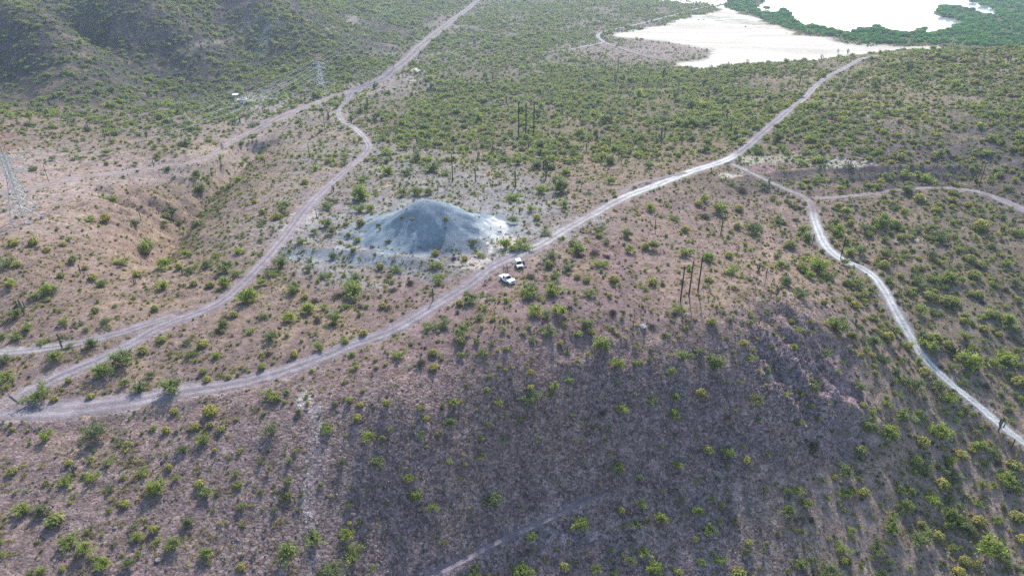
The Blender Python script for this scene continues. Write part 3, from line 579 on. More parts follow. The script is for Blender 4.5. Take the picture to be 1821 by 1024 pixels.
# ------------------------------------------------------------------ plants: where they stand. Those read off the photograph: x, y, width in photo pixels
BIG = {'green': """86 515 30,62 528 18,28 555 26,50 579 26,29 595 24,4 594 20,114 571 22,189 568 24,76 605 22,164 608 24,123 614 20,101 632 24,10 637 26,11 662 30,220 634 40,184 656 34,74 695 46,338 625 26,332 604 22,398 575 22,445 586 22,442 525 36,269 665 18,250 685 28,307 688 38,221 680 18,173 766 42,
522 515 24,628 515 44,483 595 30,468 558 22,513 563 26,548 547 28,596 563 30,615 542 18,576 544 18,568 613 26,836 529 28,790 571 30,760 577 24,851 562 22,820 586 30,709 629 24,820 629 14,858 624 18,886 648 10,478 697 24,595 718 12,806 714 16,800 748 20,886 713 22,483 761 30,582 764 18,
940 520 32,981 517 26,1048 519 24,951 551 30,971 558 24,995 550 28,1203 545 30,977 583 34,947 601 20,1043 576 24,1072 610 36,1098 644 26,1215 628 30,1247 622 20,1272 643 34,985 686 18,945 704 34,1011 677 14,1194 660 18,1105 723 26,1200 736 22,1160 708 24,1200 703 16,1316 677 16,1346 705 30,1082 759 12,1334 634 18,
1490 575 44,1417 583 20,1424 520 30,1554 604 26,1636 550 28,1716 594 28,1785 632 34,1724 640 44,1628 683 36,1605 736 38,1544 756 32,1582 764 30,1551 736 18,1489 660 12,1449 689 20,1466 730 8,1668 683 28,1666 764 40,
84 774 24,193 819 22,254 836 22,119 850 30,165 846 26,195 866 22,277 866 32,366 871 26,419 840 14,43 902 30,76 904 28,122 954 40,152 973 34,245 952 20,308 966 26,335 926 20,184 1000 24,228 1000 22,367 982 22,325 797 22,363 779 24,3 985 16,
512 855 20,513 881 18,559 949 38,513 979 42,588 1003 40,617 947 24,628 975 40,638 924 14,671 822 26,655 777 24,739 881 26,770 898 24,727 848 20,879 888 34,856 810 18,787 964 12,749 772 18,846 1018 24,
1034 929 30,945 952 26,1296 805 28,1203 825 20,1136 848 16,1100 830 22,1141 892 20,1131 928 22,1176 919 22,1241 906 18,1265 886 18,1146 977 24,1166 1008 28,1121 992 24,1060 1005 22,1093 1013 18,928 1013 36,1260 939 24,1281 992 24,1248 995 18,1326 980 16,
1501 838 28,1503 876 22,1582 772 28,1402 906 26,1435 893 22,1512 942 18,1496 972 30,1426 998 22,1473 1013 34,1610 899 26,1635 952 44,1569 1015 30,1757 972 50,1787 850 34,1742 794 26,1719 939 26,1648 830 28,1658 888 26,1688 909 26,1559 975 20,1584 926 22,1790 997 28,
118 263 18,188 270 18,307 369 28,321 396 20,294 395 18,162 387 22,242 393 22,199 354 20,358 379 18,350 397 22,431 415 16,358 334 26,393 278 20,124 422 18,131 463 20,15 463 30,218 463 26,183 502 24,91 509 34,261 438 44,331 450 20,292 468 32,338 478 20,386 450 22,423 445 20,421 483 26,401 473 30,292 506 24,400 502 26,368 468 22,20 501 24,
504 367 32,582 364 26,593 355 20,645 316 26,640 329 24,640 344 36,640 369 26,658 369 20,716 341 22,742 339 26,762 340 20,770 296 30,793 304 24,742 280 24,724 303 26,691 303 24,560 299 16,463 425 14,468 391 22,582 396 24,590 410 20,559 410 18,536 426 22,629 444 14,853 450 20,899 433 26,912 392 18,912 346 30,843 428 18,774 468 28,779 488 24,779 500 18,633 494 28,628 506 36,501 466 30,549 476 20,480 483 26,574 488 22,524 509 24,465 501 18,593 454 16,584 485 18,704 476 22,463 450 16,
991 321 30,998 331 36,962 336 24,1003 362 22,1006 306 20,944 370 22,970 412 20,928 434 34,1028 442 28,1066 405 28,1114 414 22,1078 428 18,1066 464 32,980 455 32,1009 473 26,987 487 30,943 510 30,984 509 32,1161 435 26,1218 445 28,1260 455 28,1156 367 20,1201 386 20,1253 351 22,1278 369 30,1341 405 32,1302 476 34,1301 326 14,1083 285 24,1154 293 22,1085 321 18,956 293 24,1118 443 20,
1526 263 20,1456 315 26,1611 307 26,1645 316 28,1577 313 24,1713 317 14,1792 331 22,1587 362 16,1607 374 16,1747 379 14,1805 407 34,1539 405 28,1503 376 18,1488 407 28,1669 417 32,1574 450 30,1529 444 28,1608 449 20,1664 489 38,1676 466 18,1804 500 26,1782 468 18,1452 471 20,1476 489 26,1513 486 16,1384 392 18,1430 407 22,1374 349 18,1399 499 22,1357 329 22,500 172 16,535 160 16,480 180 12,690 165 14,670 168 10,430 168 16""",
'yellow': """85 531 14,170 551 16,275 547 17,174 667 14,123 675 15,98 709 18,255 619 23,287 601 21,359 609 24,416 557 18,162 704 15,362 658 17,369 674 15,407 669 15,376 726 30,310 730 17,348 756 20,374 755 16,393 761 18,296 763 18,543 526 15,680 543 15,614 606 15,647 592 15,524 628 16,466 651 17,817 538 15,876 566 13,820 606 18,770 624 20,770 650 21,899 619 14,779 604 10,494 708 15,622 710 15,641 718 13,687 714 15,749 723 18,866 693 13,635 740 18,757 741 14,
1084 525 11,1265 570 22,931 590 13,1028 591 17,1052 589 17,996 609 12,943 660 16,1321 608 18,943 689 14,1247 698 20,1521 540 20,1579 599 22,1653 524 26,1681 533 27,1739 522 22,1764 556 24,1748 582 19,1660 599 26,1686 611 20,1808 675 30,1643 657 26,1534 718 14,228 788 15,124 821 15,301 829 16,223 893 19,355 858 20,99 921 34,275 939 19,429 1004 22,112 1008 15,22 835 22,798 819 15,1258 797 24,1327 817 18,1104 905 16,1284 896 14,1004 1005 22,1237 957 15,1331 962 16,1314 1018 30,1207 1015 15,
1530 796 24,1536 873 20,1666 952 24,1739 923 26,1714 995 23,1800 822 26,1808 916 28,1818 957 24,1676 858 28,1640 784 26,1498 995 18,60 299 16,296 384 18,189 386 22,452 358 13,25 430 22,61 429 20,113 433 15,84 442 16,32 468 18,152 475 14,109 488 17,166 491 19,245 486 20,319 474 16,345 502 18,376 506 15,584 285 18,543 323 15,493 384 19,466 377 13,642 396 17,620 417 10,636 425 16,615 397 13,793 389 10,733 388 10,827 458 16,912 440 18,774 449 16,676 473 15,859 476 9,
954 386 16,1019 430 18,1065 417 16,976 469 20,1027 490 16,1043 496 16,1090 496 18,1147 438 17,1296 453 18,1218 407 17,1242 360 18,1314 369 20,1311 402 15,1260 495 16,1093 348 11,981 296 18,1160 500 18,1435 321 11,1563 329 15,1777 310 17,1633 351 24,1572 349 14,1721 363 16,1693 354 18,1668 372 18,1742 402 28,1545 415 17,1589 397 22,1512 397 14,1601 422 13,1621 422 13,1724 458 21,1742 468 20,1572 468 22,1732 486 22,1601 489 16,1404 433 24,1424 473 20""",
'dry': """388 584 22,565 566 22,477 625 20,749 642 24,1014 543 18,1090 552 18,1072 728 22,1293 736 28,1803 596 22,1754 680 26,1447 789 30,691 426 18,673 397 16,662 436 14,807 458 14,943 487 22,1057 445 24,1080 453 18,1253 377 34,1319 334 26,790 560 18,1160 575 22,640 540 24,700 510 22,730 500 18,160 700 16,400 560 20,600 520 24,1030 452 18,690 545 20,560 530 22,1390 340 16,1770 500 20,1700 620 22,1690 700 24"""}
cand = {k: [] for k in ('green', 'yellow', 'dry')}
WID = {'green': 3.4, 'yellow': 1.7, 'dry': 2.2}
for kind, txt in BIG.items():
    a = np.array([[float(t) for t in s.split()] for s in txt.replace('\n', '').split(',')])
    p = hit(HG, a[:, 0], a[:, 1] + .30 * a[:, 2]); D = project(p[:, 0], p[:, 1], p[:, 2])[2]
    for q, wpx, d in zip(p, a[:, 2], D): cand[kind].append((q[0], q[1], q[2], wpx * d / F / WID[kind] * {'green': 1.32 if q[1] < 150 else 1.2, 'yellow': 1.0, 'dry': 1.1}[kind], True))
hand = np.array([c[:2] for k in cand.values() for c in k])
# the rest by how thickly each slope is grown over: px, py, rx, ry, weight, plants per 100 m2, share green, share yellow (rest dry), size
DENS = [(1170,92,95,15,7,.4,.6,.1,.6),(1300,110,120,8,1.5,3,.6,.2,.6),(850,560,500,110,1,4.2,.35,.40,.55),(200,600,300,200,1,5.0,.3,.5,.45),(600,480,200,80,1.3,7.5,.60,.15,.8),(950,500,110,60,1.2,6,.6,.2,.7),(1100,420,200,80,1,5.0,.4,.35,.62),(300,900,400,130,1,3.0,.42,.26,.55),(900,850,330,180,1,2.6,.5,.16,.55),(1300,930,200,120,1,4.0,.6,.2,.6),(1280,690,160,100,1,1.5,.6,.15,.6),
 (1700,900,190,160,1.3,11.5,.56,.18,.66),(1680,560,240,150,1.3,11,.5,.24,.72),(1480,700,80,100,1,1.4,.6,.1,.5),(1450,480,90,90,1,9,.45,.35,.66),(1650,380,220,60,1,10,.4,.35,.66),(1600,180,330,90,1.6,13.0,.38,.48,.82),(1750,250,120,60,1,7.0,.6,.2,.95),(1420,290,160,30,1,3.0,.4,.3,.6),
 (1150,190,330,90,1.8,8.5,.70,.13,1.0),(900,200,200,100,1.3,7.0,.66,.14,.95),(1100,290,260,40,1.2,6.0,.55,.25,.8),(750,300,160,50,1.1,4.6,.65,.15,.85),(800,90,60,60,1,4,.7,.15,1),
 (150,60,420,100,2.0,8.0,.74,.06,.95),(550,80,250,80,1.8,9.5,.80,.05,1.05),(300,160,400,40,1.3,6,.75,.08,1.0),(1000,30,220,50,1.5,8.0,.72,.16,1.05),(300,220,230,40,1.2,4.4,.7,.14,.95),(100,270,160,40,1,2.4,.55,.3,.75),(60,350,170,60,1.8,.5,.4,.4,.5),(330,380,130,90,1,4.5,.55,.2,.7),(370,340,50,70,2,9,.75,.1,.85),(640,350,50,60,1.2,7,.7,.1,.8),(520,280,120,80,1,3.6,.45,.35,.6),(640,155,100,22,2.2,.5,.8,.1,.8),(720,100,50,26,1.6,1.0,.8,.1,.8),(430,235,120,16,1.4,1.0,.7,.1,.8)]
def dens_at(px, py):
    acc = np.zeros((len(px), 4)); wt = np.full(len(px), 1e-6)
    for x, y, rx, ry, wg, *v in DENS:
        g = wg * np.exp(-((px - x) / rx) ** 2 - ((py - y) / ry) ** 2); acc += g[:, None] * np.array(v); wt += g
    return acc / wt[:, None]
NS = 620000
su = rng.uniform(-.85, .85, NS); ss = rng.uniform(math.log(170), math.log(1750), NS); y_ = np.exp(ss) - 90; x_ = su * np.exp(ss); cell = np.exp(ss) ** 2 * 1.7 * (math.log(1750) - math.log(170)) / NS
z_ = ground_z(x_, y_); px_, py_, d_ = project(x_, y_, z_); dv = dens_at(np.clip(px_, -60, 1880), np.clip(py_, -30, 1060))
clump = np.clip(1 + 1.0 * fbm(x_ / 13, y_ / 13, 131, 3), .2, 1.9) * np.where(y_ > 330, np.clip(1 + 1.5 * fbm(x_ / 52, y_ / 70, 135, 4), .12, 2.0), 1)
prob = dv[:, 0] / 100 * cell * clump
flat_v = bil(flat, x_, y_); mr_v = mound_r(x_, y_); rd_v = bil(road_d, x_, y_); lg_v = bil((mang | lag).astype(float), x_, y_); ap_v = bil(apron, x_, y_)
prob *= (1 - np.clip(flat_v * 1.5, 0, .9992)) * np.where(mr_v < 1.0, .16, 1) * (1 - .45 * np.clip(ap_v, 0, 1)) * (rd_v > .5) * (lg_v < .05)
for tx, ty, tr in ((902,500,26),(922,474,24),(899,480,14),(880,425,34),(880,470,22),(432,180,14),(440,170,10)): prob *= ((px_ - tx) ** 2 + ((py_ - ty) * 1.6) ** 2 > tr ** 2)
keep = rng.random(NS) < prob
x_, y_, z_, d_, dv, px_, py_ = (a[keep] for a in (x_, y_, z_, d_, dv, px_, py_))
# less of the random growth close to the shrubs placed by hand
kd = KDTree(len(hand))
for i, p in enumerate(hand): kd.insert((p[0], p[1], 0), i)
kd.balance(); hd = np.array([kd.find((a, b, 0))[2] if b < 420 else 99 for a, b in zip(x_, y_)])
kk = rng.random(len(x_)); size = dv[:, 3] * np.exp(rng.normal(size=len(x_)) * .40)
size = np.where((y_ < 330) & (px_ < 1380), np.minimum(size, .62), size)          # the larger near ones are already placed
for kind, sel in (('green', kk < dv[:, 1]), ('yellow', (kk >= dv[:, 1]) & (kk < dv[:, 1] + dv[:, 2])), ('dry', kk >= dv[:, 1] + dv[:, 2])):
    sel = sel & (hd > 1.3)
    f = {'green': 1.0, 'yellow': 1.15, 'dry': .95}[kind]
    cand[kind] += list(zip(x_[sel], y_[sel], z_[sel], size[sel] * f, np.zeros(sel.sum(), bool)))
# ------------------------------------------------------------------ where a plant stands, in words; also which are seen
PLACES = [(60,520,'on the open slope left of the side road'),(150,590,'just above the spur road at the left'),(40,650,'between the spur road and the side road'),(200,640,'on the lower verge of the side road'),(74,695,'in the fork of two roads at the left'),(340,620,'in the wedge between side road and main road'),(300,690,'on the upper verge of the curving main road'),(170,770,'just below the bend of the main road'),(380,745,'under the main road on the stony left slope'),(440,530,'just right of the side road on the flat'),(500,590,'on the flat left of the main road'),(620,515,'in the thicket below the grey berm'),(600,580,'on the bare flat above the main road'),(600,610,'on the upper edge of the main road'),(780,500,'at the foot of the mound near the road'),(820,580,'just below the main road, downhill from the trucks'),
 (760,640,'on the gravelly bench below the main road'),(640,720,'on the lower bench under the main road'),(860,690,'along the brow of the dark slope'),(500,700,'beside the pale rock streak below the road'),(950,530,'in the scrub just downhill of the white pickup'),(960,450,'beside the road just behind the parked trucks'),(1050,590,'on the bare flat downhill of the trucks'),(1200,545,'at the foot of the three near wooden poles'),(1150,490,'on the flat left of the three near poles'),(1070,440,'just below the road right of the trucks'),(1270,640,'on the dark brow below the three near poles'),(1000,690,'near the head of the dark slope'),(1200,720,'on the upper face of the dark stony slope'),(1320,690,'above the rubble spurs'),(1480,650,'among the purple rubble spurs'),(1490,575,'above the rubble spurs near the white road'),(1600,700,'on the slope below the white road'),(1560,760,'at the foot of the rubble spurs'),
 (100,870,'on the lower left stony slope'),(280,860,'on the stony slope under the road bend'),(140,970,'at the bottom of the left stony slope'),(350,960,'low on the left stony slope'),(560,970,'at the bottom of the faint foot track'),(700,880,'on the slope left of the bench track'),(880,880,'above the lower bench track'),(1040,930,'beside the lower bench track'),(1150,850,'on the dark slope right of the bench track'),(1280,810,'low on the dark slope under the spurs'),(1240,930,'on the lower dark slope'),(1120,1000,'at the foot of the dark slope'),(1450,900,'on the lower slope below the rubble'),(1450,1000,'near the foot of the lower right slope'),(1640,900,'on the sunlit slope below the white road bend'),(1780,950,'low on the sunlit slope by the white road'),(1780,840,'just below the end of the white road'),
 (1700,540,'on the green slope above the white road'),(1780,640,'uphill from the lower stretch of the white road'),(1640,460,'on the slope above the white road bend'),(1700,400,'below the bench road on the right slope'),(1530,420,'right of the white road where it straightens'),(1430,440,'left of the white road where it straightens'),(1560,355,'beside the bench road below the dark bank'),(1620,310,'on top of the dark bank'),(1460,310,'at the left end of the dark bank'),(1760,320,'near the poles above the bench road'),(1260,370,'in the hollow below the white stretch of road'),(1320,430,'on the tan slope above the three near poles'),(1200,390,'just below the white stretch of road'),(1380,490,'beside the faint trail above the spurs'),
 (1000,330,'in the hollow right of the grey mound'),(930,370,'on the grey apron right of the mound'),(1090,300,'above the narrow bypass track'),(750,300,'on the grey ground behind the mound'),(640,345,'between the side road and the grey mound'),(600,400,'left of the mound beside the side road'),(760,390,'on the face of the grey mound'),(650,440,'along the top of the grey berm'),(830,450,'at the mound foot by the pale scrape'),(500,475,'between the side road and the grey berm'),(580,290,'left of the winding side road above the mound'),(500,380,'left of the side road by the pale patch'),(350,390,'in the bottom of the gully'),(430,450,'on the gully side next to the side road'),(260,440,'at the lower mouth of the gully'),(130,440,'below the near pylon'),(220,480,'on the slope below the gully'),(200,360,'on the broken bank under the gully road'),(120,270,'above the gully road by the near pylon'),(400,270,'where the gully road meets the gully head'),
 (300,225,'on the flat below the far hillside'),(500,175,'near the stone tank and far pylon'),(680,165,'by the road fork near the far pylon'),(800,220,'in the valley left of the three tall poles'),(1000,220,'in the valley around the three tall poles'),(1200,210,'in the dense valley scrub behind the road'),(1150,130,'near the salt flat edge of the valley'),(1600,180,'on the yellow flowered right hill'),(1760,240,'on the dark rocky face of the right hill'),(1400,240,'beside the road climbing the right hill'),(200,80,'on the dark far hillside'),(550,80,'on the far hillside behind the far pylon'),(950,50,'on the plain left of the salt flat')]
PXY = np.array([(a, b) for a, b, _ in PLACES], float)
def place_of(px, py):
    d = ((PXY[:, 0] - px) / 1.4) ** 2 + (PXY[:, 1] - py) ** 2; return PLACES[int(np.argmin(d))][2]
def seen(P_, top):
    """True where the top of a thing standing at P_ is in the frame and not behind a rise"""
    px, py, d = project(P_[:, 0], P_[:, 1], P_[:, 2] + top); ok = (px > 4) & (px < 1817) & (py > 4) & (py < 1018)
    h = hit(HG, px, py); dh = project(h[:, 0], h[:, 1], h[:, 2])[2]; return ok & (dh > d * .985 - 1.5)
TONE = {'green': ['olive green', 'grey green', 'fresh green', 'bright green'], 'yellow': ['yellow flowered', 'pale yellow', 'golden'], 'dry': ['grey leafless', 'brown twiggy']}
NOUN = {'green': ('desert_shrub', 'shrub', 'shrub'), 'yellow': ('brittlebush', 'brittlebush', 'bush'), 'dry': ('dry_bush', 'dry bush', 'dry bush')}
ORD = ['first', 'second', 'third', 'fourth', 'fifth', 'sixth', 'seventh', 'eighth', 'ninth', 'tenth', 'eleventh', 'twelfth', 'thirteenth', 'fourteenth', 'fifteenth', 'sixteenth', 'seventeenth', 'eighteenth', 'nineteenth', 'twentieth']
def ordinal(i): return ORD[i] if i < 20 else ('twenty-' if i < 29 else 'thirty-' if i < 39 else 'forty-') + ORD[(i - 20) % 10]
def word_labels(rows, noun, verb=''):
    """rows: px, py, size. One label each: what sets it apart among its like at the same spot"""
    by = {}
    for i, r in enumerate(rows): by.setdefault(place_of(r[0], r[1]), []).append(i)
    out = [None] * len(rows); grp = [None] * len(rows)
    for pl, ids in by.items():
        ids.sort(key=lambda i: rows[i][0]); big = max(ids, key=lambda i: rows[i][2])
        for k, i in enumerate(ids):
            grp[i] = f'{noun}s {pl}' if not noun.endswith('sh') else f'{noun}es {pl}'
            if len(ids) == 1: out[i] = f'lone {noun} {pl}'
            elif i == big: out[i] = f'largest {noun} {pl}'
            elif k == 0: out[i] = f'leftmost {noun} {pl}'
            elif k == len(ids) - 1: out[i] = f'rightmost {noun} {pl}'
            else: out[i] = f'{ordinal(k)} {noun} from the left {pl}'
    return out, grp
def scatter(name, label, cands, protos, tilt=.08):
    """one mass of plants: the ones too many or too small to count, as points that carry a plant each"""
    P_ = np.array([c[:3] for c in cands], np.float32); n = len(P_)
    me = bpy.data.meshes.new(name); me.vertices.add(n); me.vertices.foreach_set('co', P_.ravel())
    sc = np.array([c[3] for c in cands]); scl = sc[:, None] * np.exp(rng.normal(size=(n, 3)) * .12)
    rot = np.column_stack([rng.normal(size=(n, 2)) * tilt, rng.uniform(0, 6.283, n)])
    for nm, v in (('scl', scl), ('rot', rot)):
        a = me.attributes.new(nm, 'FLOAT_VECTOR', 'POINT'); a.data.foreach_set('vector', v.astype(np.float32).ravel())
    a = me.attributes.new('pick', 'INT', 'POINT'); a.data.foreach_set('value', rng.integers(0, len(protos), n).astype(np.int32))
    o = link(name, me); g = bpy.data.node_groups.new(name + '_spread', 'GeometryNodeTree')
    g.interface.new_socket('Geometry', in_out='INPUT', socket_type='NodeSocketGeometry'); g.interface.new_socket('Geometry', in_out='OUTPUT', socket_type='NodeSocketGeometry')
    gi = g.nodes.new('NodeGroupInput'); go = g.nodes.new('NodeGroupOutput'); ip = g.nodes.new('GeometryNodeInstanceOnPoints'); gti = g.nodes.new('GeometryNodeGeometryToInstance')
    for pr in protos:
        oi = g.nodes.new('GeometryNodeObjectInfo'); oi.inputs['Object'].default_value = pr; oi.transform_space = 'ORIGINAL'; g.links.new(oi.outputs['Geometry'], gti.inputs[0])
    def attr(nm, dt):
        x = g.nodes.new('GeometryNodeInputNamedAttribute'); x.data_type = dt; x.inputs['Name'].default_value = nm; return x.outputs['Attribute']
    g.links.new(gi.outputs[0], ip.inputs['Points']); g.links.new(gti.outputs[0], ip.inputs['Instance']); ip.inputs['Pick Instance'].default_value = True
    g.links.new(attr('pick', 'INT'), ip.inputs['Instance Index']); g.links.new(attr('rot', 'FLOAT_VECTOR'), ip.inputs['Rotation']); g.links.new(attr('scl', 'FLOAT_VECTOR'), ip.inputs['Scale'])
    g.links.new(ip.outputs[0], go.inputs[0]); md = o.modifiers.new('spread', 'NODES'); md.node_group = g
    return tag(o, label, kind='stuff')
COUNT = {}
PFOR = {}
for kind in ('green', 'yellow', 'dry'):
    cs = cand[kind]; A_ = np.array([c[:4] for c in cs]); px, py, d = project(A_[:, 0], A_[:, 1], A_[:, 2]); ps = A_[:, 3] * WID[kind] / d
    inside = (px > 6) & (px < 1815) & (py > 8) & (py < 1030); order = np.argsort(-(ps * inside))[:700]
    vis = seen(A_[order, :3], .6 * A_[order, 3]); pick = order[vis][:300]; ids = set(int(i) for i in pick)
    name, n1, n2 = NOUN[kind]; roots = []; rows = []; tones = []
    for i in pick: rows.append((px[i], py[i] - 8, ps[i]))
    lab, grp = word_labels(rows, {'green': 'green shrub', 'yellow': 'yellow brittlebush', 'dry': 'bare grey bush'}[kind])
    for r_, i in enumerate(pick):
        x, y, z, s = A_[i]; v = int(rng.integers(0, len(PROTO[kind]))); o = link(name, PROTO[kind][v]); o.location = (x, y, z); o.scale = (s * rng.uniform(.92, 1.1), s * rng.uniform(.92, 1.1), s * rng.uniform(.88, 1.12)); o.rotation_euler = (0, 0, rng.uniform(0, 6.28))
        tag(o, lab[r_], {'green': 'shrub', 'yellow': 'flowering bush', 'dry': 'dry bush'}[kind], grp[r_])
        if kind == 'green': link('stems', STEM['green'][v], o)
        roots.append((v, o))
    first = {}
    for v, o in roots: first.setdefault(v, o)
    PFOR[kind] = list(first.values())
    rest = [c for j, c in enumerate(cs) if j not in ids]
    scatter({'green': 'distant_shrubs', 'yellow': 'distant_brittlebush', 'dry': 'distant_dry_brush'}[kind], {'green': 'green shrubs too many to count covering the slopes and valley', 'yellow': 'small yellow flowered bushes dotted over every slope', 'dry': 'grey leafless brush scattered between the shrubs'}[kind], rest, PFOR[kind])
    COUNT[kind] = (len(pick), len(rest))
print('PLANTS', COUNT)

# low growth that nobody could count, thickest where the shrubs stand thick
NL = 420000
su = rng.uniform(-.80, .80, NL); ss = rng.uniform(math.log(175), math.log(900), NL); yl = np.exp(ss) - 90; xl = su * np.exp(ss); zl_ = ground_z(xl, yl); pxl, pyl, dl = project(xl, yl, zl_)
dvl = dens_at(np.clip(pxl, -60, 1880), np.clip(pyl, -30, 1060)); pl = (2.0 + 1.5 * dvl[:, 0]) / 100 * np.exp(ss) ** 2 * 1.6 * (math.log(900) - math.log(175)) / NL * np.clip(1 + 1.6 * fbm(xl / 6, yl / 6, 161, 3), .1, 2.4)
pl *= (1 - np.clip(bil(flat, xl, yl) * 1.5, 0, 1)) * np.where(mound_r(xl, yl) < 1.05, .08, 1) * (bil(road_d, xl, yl) > .4) * (1 - .5 * bil(steep, xl, yl)) * (bil((mang | lag).astype(float), xl, yl) < .05)
kl = rng.random(NL) < pl; hl = rng.random(kl.sum())
scatter('low_scrub', 'low pale green cushions of scrub covering the ground between shrubs', [(a, b, c, s) for a, b, c, s in zip(xl[kl], yl[kl], zl_[kl], np.exp(rng.normal(size=kl.sum()) * .35) * .24)], PFOR['green'] + [PFOR['yellow'][0]])
# stones and straw grass
def spread_points(n, fn, y0=85, y1=420):
    su = rng.uniform(-.78, .78, n); ss = rng.uniform(math.log(y0 + 90), math.log(y1 + 90), n); y = np.exp(ss) - 90; x = su * np.exp(ss); z = ground_z(x, y); px, py, d = project(x, y, z)
    k = rng.random(n) < fn(x, y, px, py); return x[k], y[k], z[k]
def rock_mesh(i):
    bm = bmesh.new(); bmesh.ops.create_icosphere(bm, subdivisions=1, radius=.5)
    for v in bm.verts: v.co *= random.uniform(.65, 1.15)
    for v in bm.verts: v.co.z *= .65
    me = bpy.data.meshes.new('stone'); bm.to_mesh(me); bm.free(); me.materials.append(M['stonevar']); return me
M['stonevar'] = leaf_material('loose_stone', (.085, .068, .072), (.30, .26, .25), 0.0, 3)
def stone_prob(x, y, px, py):
    rf = bil(steep, x, y); cl = np.clip(1.0 + 1.7 * fbm(x / 9, y / 9, 141, 3), .05, 2.6); ok = (bil(road_d, x, y) > .4) & (mound_r(x, y) > 1.0)
    return np.clip((.20 + .40 * rf + .9 * bil(oc, x, y)) * cl * ok, 0, 1)
sx, sy, sz = spread_points(90000, stone_prob, 85, 330); ssz = np.exp(rng.normal(size=len(sx)) * .5) * .27 * (1 + 1.4 * bil(oc, sx, sy))
big_i = np.argsort(-ssz)[:4]
rocks = []
lab4 = ['largest boulder half buried on the stony hillside', 'broad flat boulder on the stony ground', 'rounded boulder lying among smaller stones', 'angular boulder resting on the slope']
rk_me = [rock_mesh(i) for i in range(4)]
for j, i in enumerate(big_i):
    o = link('boulder', rk_me[j]); o.location = (sx[i], sy[i], sz[i] + .05); o.scale = (ssz[i] * 1.3,) * 3; rocks.append(o)
    ppx, ppy, _ = project(sx[i], sy[i], sz[i]); tag(o, ['largest boulder', 'broad boulder', 'rounded boulder', 'angular boulder'][j] + ' ' + place_of(ppx, ppy), 'boulder', 'boulders on the slopes')
scatter('loose_stones', 'loose purple brown stones covering the steep hillside', [(a, b, c + .04, s) for k_, (a, b, c, s) in enumerate(zip(sx, sy, sz, ssz)) if k_ not in set(big_i.tolist())], rocks, .6)
def tuft_mesh():
    n = 70; d = rand_dirs(n, .8); d[:, 2] = np.abs(d[:, 2]); L = rng.uniform(.15, .4, n); tip = d * L[:, None]; side = np.cross(d, rand_dirs(n)); side /= np.linalg.norm(side, axis=1)[:, None]; b = rng.normal(size=(n, 3)) * .12; b[:, 2] = -.02
    return mesh_np('grass_tuft', np.stack([b - side * .03, b + side * .03, b + tip], 1).reshape(-1, 3), np.arange(n * 3).reshape(n, 3), [M['tuft']])
def tuft_prob(x, y, px, py):
    cl = np.clip(.35 + 1.6 * fbm(x / 8, y / 8, 151, 3), 0, 2); ok = (bil(road_d, x, y) > .3) & (mound_r(x, y) > .8)
    return np.clip(.8 * cl * ok * (1 - .75 * bil(steep, x, y)), 0, 1)
tx, ty, tz = spread_points(90000, tuft_prob, 85, 480); tsz = np.exp(rng.normal(size=len(tx)) * .35) * 1.15
tufts = []
tm = tuft_mesh()
for j in range(2):
    o = link('grass_tuft', tm); o.location = (tx[j], ty[j], tz[j]); o.scale = ([1.5, 1.0][j],) * 3; tufts.append(o); q_ = project(tx[j], ty[j], tz[j]); tag(o, ['tall straw coloured', 'short pale'][j] + ' grass tuft ' + place_of(q_[0], q_[1]), 'grass tuft')
scatter('dry_grass', 'straw coloured grass tufts over the stony ground', [(a, b, c, s) for a, b, c, s in zip(tx[2:], ty[2:], tz[2:], tsz[2:])], tufts, .15)
# mangroves round the lagoon
EDGE = [(1300,6,14),(1318,10,14),(1345,18,16),(1362,14,15),(1380,30,22),(1392,27,24),(1408,38,18),(1447,49,22),(1468,54,20),(1488,58,20),(1505,63,18),(1534,57,22),(1552,55,24),(1572,57,22),(1592,60,20),(1610,63,18),(1634,58,20),(1652,62,16),(1668,61,18),(1685,60,18),(1702,50,18),(1715,50,18),(1730,46,16),(1745,41,16),(1676,26,20),(1692,28,22),(1708,32,22),(1722,36,20),(1680,14,22),(1700,15,20),(1718,17,16),(1738,22,10),(1752,27,10),(1764,30,10),(1780,24,18),(1730,2,16),(1750,8,18),(1765,12,16)]
mg = []
rows = []
for px, py, wpx in EDGE:
    x, y = at_z(px, py + 3.0, -39.8); d = float(project(x, y, -39.8)[2]); mg.append((float(x), float(y), wpx * d / F / 12.0)); rows.append((px, py, wpx))
order = sorted(range(len(mg)), key=lambda i: rows[i][0])
mroots = []
for k, i in enumerate(order):
    x, y, s = mg[i]; v = k % 4; o = link('mangrove_tree', PROTO['mangrove'][v]); o.location = (x, y, -39.8); o.scale = (s, s * .9, s * .72); o.rotation_euler = (0, 0, rng.uniform(0, 6.28)); mroots.append(o)
    b = link('trunk', STEM['green'][k % 8], o); b.scale = (2.2, 2.2, 2.2)
    tag(o, f'{ordinal(k)} rounded dark green mangrove from the left along the lagoon shore', 'mangrove', 'mangroves along the lagoon shore')
n = 26000; mpx = rng.uniform(1280, 1900, n); mpy = rng.uniform(-25, 92, n); r_ = ray(mpx, mpy); D = (-39.8 - CAMZ) / r_[:, 2]; X = r_[:, 0] * D; Y = r_[:, 1] * D
pk = (rng.random(n) < np.clip((D / 1250) ** 2 * .22, 0, 1)) & inpoly(mpx, mpy, MANG) & ~inpoly(mpx, mpy - 3, LAGOON) & ~inpoly(mpx, mpy + 3, LAGOON)
scatter('mangrove_thicket', 'dense green mangrove thicket behind the lagoon shore', [(a, b, -39.9, s) for a, b, s in zip(X[pk], Y[pk], np.exp(rng.normal(size=pk.sum()) * .22) * .62)], mroots[:4], .03)
print('MANG', pk.sum(), len(sx), len(tx))
